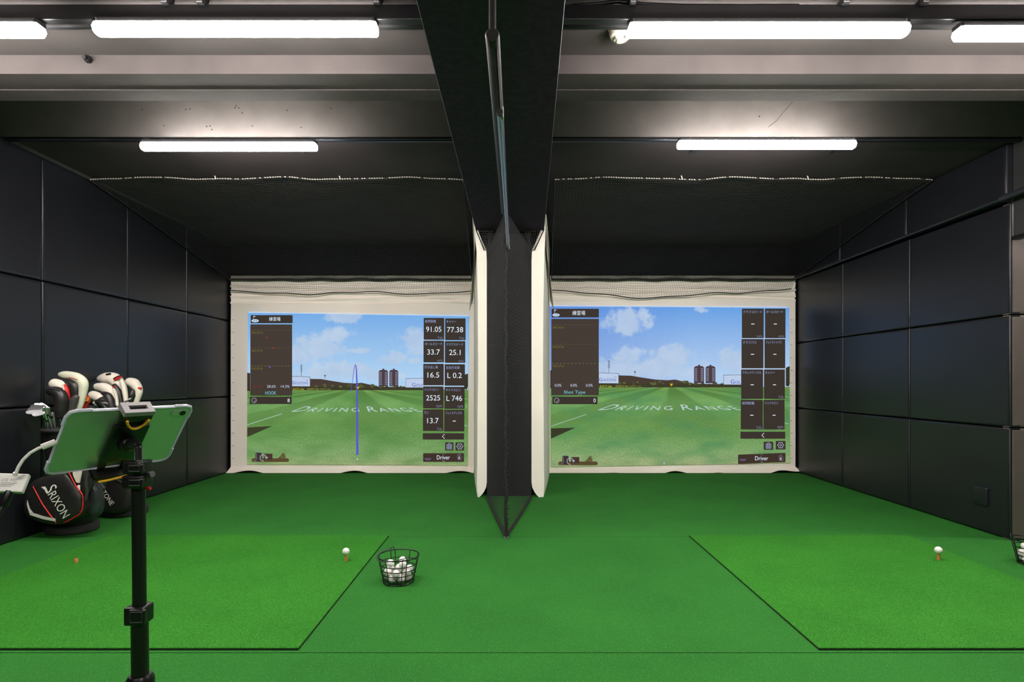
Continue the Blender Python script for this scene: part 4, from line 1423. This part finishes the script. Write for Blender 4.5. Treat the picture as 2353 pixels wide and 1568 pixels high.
# tripod feet below the frame
MB().lathe([(0.026, 0.36), (0.028, 0.37), (0.028, 0.42), (0.022, 0.43)], (pole_x(0.4), PY, 0), 20).build('leg_hub', M_BLACKP, e, smooth=40)
for k in range(3):
    a = math.radians(20 + 120 * k)
    c_, s_ = math.cos(a), math.sin(a)
    lg = MB().tube([(pole_x(0.4) + 0.022 * c_, PY + 0.022 * s_, 0.40), (pole_x(0.2) + 0.20 * c_, PY + 0.20 * s_, 0.20), (pole_x(0) + 0.33 * c_, PY + 0.33 * s_, 0.012)], 0.0085, 10).build('leg', M_BLACKP, e, smooth=60)
    MB().lathe([(0.014, 0.0), (0.012, 0.02), (0.009, 0.03)], (pole_x(0) + 0.33 * c_, PY + 0.33 * s_, 0.0), 12).build('foot_cap', M_NYLON, lg)
    MB().tube([(pole_x(0.2), PY, 0.16), (pole_x(0.2) + 0.20 * c_, PY + 0.20 * s_, 0.20)], 0.005, 8).build('brace', M_BLACKP, e)
# holder on the back of the tablet
tmesh(MB().box((-0.034, -0.062, 0.0042), (0.038, 0.050, 0.017), 0.004, 2)).build('holder_plate', M_BLACKP, e, smooth=40)
for xo in (-0.026, 0.020):
    tmesh(MB().box((xo, 0.040, 0.005), (xo + 0.011, 0.092, 0.013), 0.002, 2)).build('upper_arm', M_BLACKP, e)
    tmesh(MB().box((xo - 0.004, -0.096, 0.005), (xo + 0.009, -0.055, 0.013), 0.002, 2)).build('lower_arm', M_BLACKP, e)
# top jaw: tray with a slot, hooked over the tablet's top edge
b = MB()
ja0, ja1, j0, j1, jy0, jy1 = -0.035, 0.026, -0.003, 0.030, 0.0935, 0.106
rim = 0.0105
for lo, hi in (((ja0, jy0, j0), (ja1, jy1, j0 + rim)), ((ja0, jy0, j1 - rim), (ja1, jy1, j1)), ((ja0, jy0, j0 + rim), (ja0 + 0.013, jy1, j1 - rim)), ((ja1 - 0.011, jy0, j0 + rim), (ja1, jy1, j1 - rim))):
    b.box(lo, hi)
tmesh(b).build('top_jaw', M_SILVERP, e)
tmesh(MB().box((ja0 + 0.009, jy0 + 0.001, j0 + rim - 0.004), (ja1 - 0.007, jy1 - 0.006, j1 - rim + 0.004))).build('jaw_slot', M_BLACKP, e)
tmesh(MB().box((ja0 + 0.001, 0.080, 0.0265), (ja1 - 0.001, jy0 + 0.002, 0.0300), 0.001, 1)).build('jaw_skirt', M_BLACKP, e)
tmesh(MB().box((ja0 + 0.002, 0.084, -0.0075), (ja1 - 0.002, jy0 + 0.002, -0.0045), 0.001, 1)).build('front_lip', M_BLACKP, e)
tmesh(MB().box((-0.040, -0.106, -0.012), (0.036, -0.0935, 0.030), 0.003, 2)).build('bottom_jaw', M_BLACKP, e, smooth=40)
pts = [(-0.026 + 0.044 * k / 16, 0.0835 - 0.026 * math.sin(math.pi * k / 16) ** 0.7, 0.0325) for k in range(17)]
tmesh(MB().tube(pts, 0.0028, 8)).build('bungee_loop', M_YELLOW, e, smooth=70)
pts = [(-0.032, -0.104, 0.034), (-0.012, -0.100, 0.036), (0.010, -0.0955, 0.036), (0.030, -0.0935, 0.034), (0.034, -0.098, 0.031), (0.027, -0.102, 0.030), (0.022, -0.099, 0.030)]
tmesh(MB().tube(pts, 0.0028, 8)).build('bungee_loop', M_YELLOW, e, smooth=70)
# ball joint between plate and pole
tmesh(MB().lathe([(0.019, 0.017), (0.020, 0.022), (0.017, 0.030)], (0.004, -0.003, 0), 20)).build('joint_collar', M_BLACKP, e, smooth=40)
ja, jb = T3(0.004, -0.003, 0.026), Vector((pole_x(0.93), PY, zz(1027)))
MB().tube([ja, ja * 0.5 + jb * 0.5 + Vector((0, 0, 0.006)), jb + Vector((-0.004, 0.002, 0.002)), jb], [0.013, 0.0135, 0.010, 0.008], 14).build('ball_joint', M_BLACKP, e, smooth=60)
kb = ja * 0.6 + jb * 0.4
MB().tube([kb + Vector((-0.006, 0.004, 0.002)), kb + Vector((-0.026, 0.008, 0.004))], [0.007, 0.008], 8).build('joint_knob', M_GREYP, e)

# charging adapter hanging from the tablet
e = thing('cable_adapter', 'white plug adapter hanging by a short white cable from the tablet', 'adapter', P(30, 1108, 1.13))
a = T3(-W / 2 - 0.003, 0.004, 0.0)
plug_dir = (P(96, 1028, 1.158) - a).normalized()
MB().tube([a, a + plug_dir * 0.024, a + plug_dir * 0.0245], [(0.0045, 0.0062), (0.0045, 0.0062), (0.003, 0.004)], 12).build('plug', M_WHITEP, e, smooth=50)
pts = [a + plug_dir * 0.024, P(88, 1031, 1.152), P(70, 1041, 1.145), P(53, 1057, 1.138), P(42, 1074, 1.132), P(36, 1090, 1.130)]
MB().tube(pts, 0.0031, 10).build('white_cable', M_WHITEP, e, smooth=70)
# rectangular body, slightly turned
A = [P(-34, 1086, 1.125), P(68, 1089.5, 1.150), P(51, 1131, 1.130), P(-50, 1128, 1.105)]
nrm = (A[1] - A[0]).cross(A[3] - A[0]).normalized()
if nrm.y > 0:
    nrm = -nrm
bk = -nrm * 0.012
body = MB().prism([p for p in A], bk)
bo = body.build('adapter_body', M_WHITEP, e)
md = bo.modifiers.new('bevel', 'BEVEL'); md.width = 0.002; md.segments = 3
MB().tube([P(36, 1086, 1.130), P(35, 1093, 1.131)], 0.0042, 12).build('strain_relief', M_WHITEP, e)


def on_adapter(u, v):
    p = A[3] + (A[2] - A[3]) * u
    q = A[0] + (A[1] - A[0]) * u
    return p + (q - p) * v + nrm * 0.0004


text_on('rating_marks', 'CE FC', lambda u, v: on_adapter(0.42 + 0.36 * u, 0.54 + 0.15 * v), M_GREYPRINT, e)
for k in range(3):
    v = 0.44 - 0.09 * k
    b = MB().add([on_adapter(0.44, v), on_adapter(0.80 - 0.05 * k, v), on_adapter(0.80 - 0.05 * k, v + 0.035), on_adapter(0.44, v + 0.035)], [(0, 1, 2, 3)])
    b.build('rating_print', M_GREYPRINT, e)
pl = P(14, 1131, 1.13)
MB().tube([P(22, 1129, 1.128), P(14, 1150, 1.12), P(8, 1163, 1.118)], [0.0075, 0.008, 0.007], 10).build('dark_plug', M_BLACKP, e, smooth=50)
MB().tube([P(8, 1160, 1.118), P(-2, 1182, 1.11), P(-20, 1215, 1.10), P(-40, 1300, 1.09), P(-60, 1450, 1.08)], 0.0042, 10).build('dark_cable', M_BLACKP, e, smooth=70)

# dark soft case at the near left
e = thing('soft_case', 'black soft case standing on the turf left of the tablet stand', 'case', (-1.55, 1.5, 0))
MB().box((-1.86, 1.40, 0.0), (-1.441, 1.60, 0.335), 0.045, 4).build('case_body', M_NYLON, e, smooth=50)
MB().tube([(-1.78, 1.50, 0.33), (-1.76, 1.50, 0.37), (-1.62, 1.50, 0.37), (-1.60, 1.50, 0.33)], 0.012, 8).build('carry_handle', M_NYLON, e, smooth=60)


# ------------------------------------------------------------------ golf bags
def bag_trunk(e, cx, cd, r0, r1, h, lean, m=M_LEATHER):
    rings = 12
    b = MB()
    vs, fs = [], []
    n = 28
    prof = []
    for k in range(rings + 1):
        t = k / rings
        r = r0 + (r1 - r0) * t + 0.012 * math.sin(math.pi * t * 2.0)
        prof.append((r, t))
    for r, t in prof:
        for j in range(n):
            a = 2 * math.pi * j / n
            cr = 0.004 * math.sin(5 * a + 9 * t)
            vs.append((cx + lean[0] * t + (r + cr) * math.cos(a), cd + lean[1] * t + (r + cr) * 0.86 * math.sin(a), 0.055 + (h - 0.055) * t))
    for i in range(rings):
        for j in range(n):
            fs.append((i * n + j, i * n + (j + 1) % n, (i + 1) * n + (j + 1) % n, (i + 1) * n + j))
    fs.append(tuple(range(n))[::-1])
    # mouth: rolled rim and a dark well
    o = len(vs)
    for r_, dz in ((r1 - 0.018, 0.012), (r1 - 0.028, -0.05)):
        for j in range(n):
            a = 2 * math.pi * j / n
            vs.append((cx + lean[0] + r_ * math.cos(a), cd + lean[1] + r_ * 0.86 * math.sin(a), h + dz))
    for j in range(n):
        j2 = (j + 1) % n
        fs.append((rings * n + j, rings * n + j2, o + j2, o + j))
        fs.append((o + j, o + j2, o + n + j2, o + n + j))
    fs.append(tuple(o + n + j for j in range(n)))
    b.add(vs, fs)
    b.build('bag_body', m, e, smooth=60)
    MB().lathe([(r0 + 0.016, 0.0), (r0 + 0.026, 0.008), (r0 + 0.026, 0.045), (r0 + 0.018, 0.058), (r0 + 0.004, 0.062)], (cx, cd, 0.0), 32, sy=0.9).build('bag_base', M_NYLON, e, smooth=40)
    pts = [(cx + lean[0] + (r1 + 0.004) * math.cos(t), cd + lean[1] + (r1 + 0.004) * 0.86 * math.sin(t), h) for t in [2 * math.pi * k / 32 for k in range(32)]]
    MB().tube(pts, 0.013, 8, closed=True).build('bag_rim', M_NYLON, e, smooth=70)


def outline_px(pts, d, n=3):
    """Smoothed closed outline through pixel points at distance d."""
    k = len(pts)
    out = []
    for i in range(k):
        p0, p1, p2, p3 = [Vector(pts[(i + j) % k]) for j in (-1, 0, 1, 2)]
        for s_ in range(n):
            t = s_ / n
            q = 0.5 * ((2 * p1) + (p2 - p0) * t + (2 * p0 - 5 * p1 + 4 * p2 - p3) * t * t + (3 * p1 - p0 - 3 * p2 + p3) * t ** 3)
            out.append(P(q.x, q.y, d))
    return out


def line_px(nm, pts, d, r, m, parent, n=7):
    return MB().tube([P(x, y, d) for x, y in pts], r, n).build(nm, m, parent, smooth=70)


def puff_d(pts, x, y, d):
    """Distance of the stuffed front of a pocket (outline pts in pixels, at d) at pixel (x, y)."""
    c = sum((Vector(p) for p in pts), Vector((0, 0))) / len(pts)
    v = Vector((x, y)) - c
    best = 1.0
    for i in range(len(pts)):
        p, q = Vector(pts[i]) - c, Vector(pts[(i + 1) % len(pts)]) - c
        e_ = q - p
        den = v.x * e_.y - v.y * e_.x
        if abs(den) < 1e-9:
            continue
        t = (p.x * e_.y - p.y * e_.x) / den
        s_ = (p.x * v.y - p.y * v.x) / den
        if t > 0 and -0.02 <= s_ <= 1.02:
            best = 1.0 / t
            break
    best = min(best, 1.0)
    tab = ((0.0, 0.037), (0.35, 0.036), (0.7, 0.032), (0.92, 0.024), (0.975, 0.014), (1.0, 0.002))
    for (s0, h0), (s1, h1) in zip(tab, tab[1:]):
        if s0 <= best <= s1:
            return d - (h0 + (h1 - h0) * (best - s0) / (s1 - s0))
    return d


def dense(pts, n=5):
    out = []
    for p, q in zip(pts, pts[1:]):
        out += [tuple(Vector(p).lerp(Vector(q), k / n)) for k in range(n)]
    return out + [pts[-1]]


# bag with the white lettering
DA = 3.82
AX, AD = -3.183, 4.08
bagA = thing('golf_bag', 'black golf bag with red piping and large white lettering beside the wall', 'golf bag', (AX, AD, 0))
bag_trunk(bagA, AX, AD, 0.140, 0.124, 0.742, (0.045, -0.14))
PK_A = [(74, 1108), (98, 1096), (140, 1087), (160, 1090), (186, 1130), (193, 1150), (190, 1180), (166, 1196), (135, 1206), (95, 1200), (66, 1188), (57, 1165), (60, 1135)]
pocket = outline_px(PK_A, DA, 3)
PK_A = [(CX + p.x / p.y * F, CY - (p.z - EYE) / p.y * F) for p in pocket]
pk = MB().puff(pocket, (0, -1, 0), 0.17).build('side_pocket', M_LEATHER, bagA, smooth=70)
upper = outline_px([(128, 1088), (160, 1062), (190, 1058), (205, 1090), (206, 1128), (190, 1142), (170, 1128), (150, 1102)], DA + 0.02, 3)
MB().puff(upper, (0, -1, 0), 0.16).build('upper_pocket', M_LEATHER, bagA, smooth=70)
DF_ = DA - 0.036
for pts, r_ in (([(76, 1118), (84, 1134), (98, 1160), (115, 1184), (127, 1198), (129, 1204)], 0.0046), ([(189.5, 1138), (191, 1152), (189, 1172), (182, 1183), (165, 1193), (146, 1203)], 0.0040)):
    MB().tube([P(x, y, puff_d(PK_A, x, y, DA) - 0.001) for x, y in dense(pts)], r_, 7).build('red_piping', M_RED, bagA, smooth=70)
line_px('red_piping', [(157, 1084), (166, 1102), (174, 1117), (183, 1128), (189.5, 1138)], DF_ - 0.004, 0.0040, M_RED, bagA)
for pa, pb in (([(60, 1150), (63, 1166), (68.5, 1184)], [(62.5, 1150), (68, 1169), (76, 1180)]), ([(68.5, 1184), (98, 1193.5), (127, 1199)], [(76, 1180), (100, 1187.5), (126.5, 1193)])):
    pa, pb = dense(pa), dense(pb)
    vs = [P(x, y, puff_d(PK_A, x, y, DA) - 0.0065) for x, y in pa] + [P(x, y, puff_d(PK_A, x, y, DA) - 0.0065) for x, y in pb]
    n = len(pa)
    vs += [p + Vector((0, 0.003, 0)) for p in vs]
    fs = []
    for k in range(n - 1):
        fs += [(k, k + 1, n + k + 1, n + k), (2 * n + k, 3 * n + k, 3 * n + k + 1, 2 * n + k + 1), (k, 2 * n + k, 2 * n + k + 1, k + 1), (n + k, n + k + 1, 3 * n + k + 1, 3 * n + k)]
    MB().add(vs, fs).build('white_stripe', M_PRINT, bagA)
MB().prism([P(x, y, DA - 0.025) for x, y in ((169, 1078), (190, 1076), (188, 1090), (184, 1110), (178, 1108), (171, 1092))], (0, -0.012, 0)).build('white_gusset', M_WHITEL, bagA)
MB().box(P(177.5, 1128.5, DA - 0.035), P(184.5, 1115, DA - 0.027), 0.002).build('zip_pull', M_PRINT, bagA)

ux, uy = Vector((36.5, 60.5)), Vector((-27.0, 16.0))     # reading direction and letter-down direction, in pixels


def srix(u, v):
    w = Vector((126.5, 1111.5)) + ux * (u * 1.12) + uy * (1 - v) * (0.93 - 0.06 * u)
    return P(w.x, w.y, puff_d(PK_A, w.x, w.y, DA) - 0.0012)


text_on('bag_lettering', 'Srixon', srix, M_PRINT, bagA, small_caps=True)
MB().prism([P(x, y, puff_d(PK_A, x, y, DA) - 0.0008) for x, y in ((94.5, 1119.5), (104, 1118.5), (112.5, 1134), (107.5, 1135.3), (103.5, 1127))], (0, -0.001, 0)).build('emblem', M_PRINT, bagA)
line_px('carry_strap', [(206, 1062), (200, 1085), (197, 1110), (200, 1130), (196, 1150)], DA - 0.01, 0.012, M_NYLON, bagA)
# ball pouch
pch = outline_px([(203, 1128), (212, 1108), (222, 1108), (232, 1140), (232, 1170), (226, 1184), (215, 1188), (203, 1178), (200, 1150)], DA + 0.08, 2)
MB().puff(pch, (0, -1, 0), 0.035).build('ball_pouch', M_TEAL, bagA, smooth=70)
line_px('pouch_strap', [(188, 1082), (205, 1090), (220, 1100), (234, 1116), (240, 1124)], DA + 0.03, 0.009, M_NYLON, bagA)

# second bag
DB = 4.42
BX, BD = -3.165, 4.60
bagB = thing('golf_bag', 'plain black golf bag standing behind the tablet stand, small pale lettering', 'golf bag', (BX, BD, 0))
bag_trunk(bagB, BX, BD, 0.145, 0.125, 0.74, (-0.03, 0.05))
pocket = outline_px([(226, 1078), (262, 1070), (292, 1080), (304, 1120), (303, 1160), (285, 1178), (252, 1180), (232, 1168), (222, 1130)], DB, 3)
MB().puff(pocket, (0, -1, 0), 0.10).build('side_pocket', M_LEATHER, bagB, smooth=70)
ux2, uy2 = Vector((21, 31)), Vector((-9.5, 6.0))


def tone(u, v):
    w = Vector((242, 1126)) + ux2 * u + uy2 * (1 - v)
    return P(w.x, w.y, DB - 0.0375)


text_on('bag_lettering', 'TONE', tone, M_PRINT, bagB)
line_px('carry_strap', [(250, 1075), (262, 1100), (282, 1110), (300, 1100)], DB - 0.03, 0.012, M_NYLON, bagB)


# ------------------------------------------------------------------ clubs
def club(label, pts, rads, m, d, foot, extras=(), name='golf_club', flat=0.8, group=None):
    """A club standing in a bag: shaft from its grip end in the bag to the head cover, cover lofted along pts (pixels, radius in pixels)."""
    base = Vector(foot)
    e = thing(name, label, 'golf club', base, group)
    p0 = P(pts[0][0], pts[0][1], d)
    MB().tube([base, p0 + (p0 - base).normalized() * 0.02], 0.0055, 8).build('shaft', M_CHROME, e)
    k = d / F
    n = 4
    V = [P(x, y, d) for x, y in pts]
    path, rr = [], []
    for i in range(len(V) - 1):
        a = V[max(i - 1, 0)]; b_ = V[i]; c = V[i + 1]; g = V[min(i + 2, len(V) - 1)]
        for s_ in range(n):
            t = s_ / n
            path.append(0.5 * ((2 * b_) + (c - a) * t + (2 * a - 5 * b_ + 4 * c - g) * t * t + (3 * b_ - a - 3 * c + g) * t ** 3))
            rr.append((rads[i] + (rads[i + 1] - rads[i]) * t) * k)
    path.append(V[-1]); rr.append(rads[-1] * k)
    # rounded nose
    tdir = (path[-1] - path[-2]).normalized()
    for f, s_ in ((0.35, 0.85), (0.62, 0.55), (0.75, 0.15)):
        path.append(V[-1] + tdir * rr[len(rr) - 1 if f == 0.35 else -1] * 0 + tdir * rads[-1] * k * f); rr.append(rads[-1] * k * s_)
    MB().tube(path, rr, 18).build('head_cover', m, e, smooth=80)
    for nm, q, r_, mm, dd in extras:
        V2 = [P(x, y, d - dd) for x, y in q]
        rr2 = r_ if isinstance(r_, (list, tuple)) else [r_] * len(q)
        # smooth the path
        pa, ra_ = [], []
        for i in range(len(V2) - 1):
            a = V2[max(i - 1, 0)]; b_ = V2[i]; c = V2[i + 1]; g = V2[min(i + 2, len(V2) - 1)]
            for s_ in range(4):
                t = s_ / 4
                pa.append(0.5 * ((2 * b_) + (c - a) * t + (2 * a - 5 * b_ + 4 * c - g) * t * t + (3 * b_ - a - 3 * c + g) * t ** 3))
                ra_.append((rr2[i] + (rr2[i + 1] - rr2[i]) * t) * k)
        pa.append(V2[-1]); ra_.append(rr2[-1] * k)
        MB().tube(pa, ra_, 12).build(nm, mm, e, smooth=80)
    return e


def footA(i):
    return (AX - 0.04 + 0.045 * math.cos(i * 1.3), AD + 0.02 + 0.045 * math.sin(i * 1.3), 0.09 + 0.004 * (i % 3))


def footB(i):
    return (BX - 0.02 + 0.045 * math.cos(i * 1.3), BD + 0.02 + 0.045 * math.sin(i * 1.3), 0.09 + 0.004 * (i % 3))


club('driver in a big ivory and black head cover in the lettered bag', [(177, 950), (184, 925), (190, 900), (190, 880), (176, 868), (152, 862), (138, 861)], [6, 8, 9, 11, 11, 9, 5], M_GREENISH, 4.07, footA(0),
     (('black_panel', [(170, 935), (174, 908), (171, 888), (158, 878), (146, 875)], [7, 10, 11, 9, 5], M_LEATHER, 0.015), ('black_top', [(135, 857), (150, 858), (168, 862), (182, 869)], [1.5, 3, 3.5, 1.5], M_LEATHER, -0.012), ('red_trim', [(158, 868), (168, 870), (178, 873)], 0.8, M_RED, 0.034)))
club('fairway wood in a white and red head cover in the lettered bag', [(152, 960), (150, 930), (146, 905), (138, 888), (124, 882)], [6, 8, 11, 13, 12], M_WHITEL, 4.03, footA(1),
     (('red_panel', [(155, 950), (154, 915), (151, 895), (147, 884)], [3, 6, 6, 2], M_RED, 0.018), ('white_stripe', [(148, 905), (146, 892), (142, 880)], [1.4, 1.6, 1.0], M_WHITEL, 0.042)))
club('hybrid in a plain black head cover in the lettered bag', [(138, 962), (140, 940), (141, 915), (132, 902), (115, 899)], [9, 13, 14, 13, 10], M_LEATHER, 3.98, footA(2),
     (('grey_seam', [(108, 892), (122, 893), (136, 898)], 1.0, M_GREYP, 0.036),))
club('short club in a glossy grey-black head cover in the lettered bag', [(165, 955), (166, 940), (170, 922), (176, 912)], [6, 8, 9, 6], mat('grey_leather', (0.06, 0.055, 0.055), 0.3), 4.02, footA(3))
club('club with a small red and orange head cover in the lettered bag', [(188, 950), (192, 935), (197, 921), (200, 915)], [4, 7, 9, 7], M_RED, 4.16, footA(4), (('orange_patch', [(200, 922), (203, 914)], [2.5, 2.5], M_YELLOW, 0.03), ('white_patch', [(190, 922), (196, 921)], [1.5, 1.5], M_PRINT, 0.04)))

club('driver in a large white and black head cover in the plain bag', [(286, 945), (284, 915), (277, 890), (262, 872), (242, 870), (229, 871)], [8, 9, 12, 15, 13, 7], M_WHITEL, 4.55, footB(0),
     (('black_panel', [(281, 945), (272, 905), (262, 884)], [8, 9, 5], M_LEATHER, 0.042), ('red_band', [(263, 874), (272, 869), (280, 867)], [2.2, 2.8, 2.0], M_RED, 0.050), ('black_band', [(261, 871), (271, 866), (279, 864)], [1.8, 2.2, 1.6], M_LEATHER, 0.046), ('white_stripe', [(292, 940), (286, 900), (279, 874)], [4, 5, 4], M_WHITEL, 0.05), ('emblem', [(244, 861), (254, 859)], [2.0, 2.0], M_LEATHER, 0.045)))
club('fairway wood in a white head cover drooping over the rim of the plain bag', [(264, 955), (261, 925), (254, 903), (240, 891), (222, 889)], [8, 10, 12, 11, 8], M_WHITEL, 4.45, footB(1),
     (('black_panel', [(258, 950), (252, 922), (246, 909), (232, 907)], [11, 11, 9, 6], M_LEATHER, 0.033), ('white_stripe', [(269, 932), (266, 910), (259, 892)], [3, 2.4, 1.2], M_WHITEL, 0.052), ('red_dot', [(259, 889), (262, 891)], [1.8, 1.8], M_RED, 0.055)))
club('fairway wood in a white and black head cover nearest the tablet clamp', [(306, 940), (314, 915), (318, 897), (308, 882), (296, 878)], [7, 8, 9, 12, 10], M_WHITEL, 4.66, footB(2),
     (('black_panel', [(296, 930), (302, 908), (306, 895)], [8, 10, 4], M_LEATHER, 0.03), ('red_band', [(318, 892), (325, 893)], [2.6, 2.2], M_RED, 0.02)))
club('hybrid in a small white and black head cover in the plain bag', [(244, 950), (238, 930), (228, 915), (212, 908)], [6, 9, 11, 10], M_WHITEL, 4.40, footB(3), (('black_panel', [(240, 945), (238, 927), (231, 917)], [9, 11, 9], M_LEATHER, 0.028),))
club('short club in a black cover with a pale patch in the plain bag', [(246, 960), (243, 940), (234, 928), (222, 925)], [6, 8, 9, 7], M_LEATHER, 4.34, footB(4), (('white_patch', [(216, 925), (224, 931)], [4.5, 3], M_WHITEL, 0.012), ('grey_patch', [(238, 926), (247, 928)], [2.5, 2.5], M_SILVERP, 0.026)))


def iron(label, toe, heel, d, foot, w, m=None, group=None, tilt=0.0):
    """Bare iron: flat blade from heel to toe with a hosel and a steel shaft."""
    e = thing('golf_iron', label, 'golf club', Vector(foot), group)
    k = d / F
    a, b_ = P(*heel, d), P(*toe, d - 0.03)
    u = (b_ - a).normalized()
    up = Vector((0, 0, 1)) - u * u.z
    up.normalize()
    nn = u.cross(up)
    up = (up * math.cos(tilt) + nn * math.sin(tilt)).normalized()
    nn = u.cross(up)
    ln = (b_ - a).length
    prof = [(0.0, -0.25, 0.25), (0.18, -0.5, 0.32), (0.5, -0.55, 0.5), (0.8, -0.5, 0.62), (0.95, -0.3, 0.55), (1.02, 0.0, 0.3)]
    bb = MB()
    t = 0.0045
    lo = [a + u * ln * s_ + up * w * k * q for s_, q, _ in prof]
    hi = [a + u * ln * s_ + up * w * k * q for s_, _, q in reversed(prof)]
    bb.prism([p + nn * t for p in lo + hi], -nn * 2 * t)
    o = bb.build('blade', m or M_CHROME, e)
    md = o.modifiers.new('bevel', 'BEVEL'); md.width = 0.002; md.segments = 2
    MB().tube([a + u * 0.004, a + (Vector(foot) - a).normalized() * 0.06], 0.0068, 10).build('hosel', M_CHROME, e, smooth=60)
    MB().tube([a, Vector(foot)], 0.0052, 8).build('shaft', M_CHROME, e, smooth=60)
    MB().tube([a + (Vector(foot) - a).normalized() * 0.055, a + (Vector(foot) - a).normalized() * 0.07], 0.0075, 10).build('ferrule', M_BLACKP, e)
    return e


GI = 'bare irons in the lettered bag'
LI = 'bare steel iron bunched at the rim of the lettered bag'
for i, (tx, ty, hx, hy, dd) in enumerate(((70, 936, 104, 935, 3.99), (64, 943, 99, 938, 3.96), (60, 950, 98, 944, 3.93), (74, 955, 104, 948, 3.91), (78, 931, 110, 938, 4.03), (88, 930, 114, 940, 4.06))):
    iron(LI, (tx, ty), (hx, hy), dd - 0.10, footA(5 + i), 10.5, group=GI, tilt=0.75 - 0.10 * i)
iron('wedge with a pale patch between the black head cover and the irons', (118, 950), (124, 965), 4.0, footA(12), 10, M_GREENISH)
iron('steel iron lying over the rim of the plain bag', (196, 936), (232, 940), 4.40, footB(6), 9, tilt=0.9)
iron('wedge with its face up above the tablet clamp', (301, 917), (276, 930), 4.45, footB(7), 9, tilt=-0.9)
iron('dull grey iron behind the head covers of the plain bag', (232, 944), (256, 938), 4.5, footB(8), 8, M_GREYP)
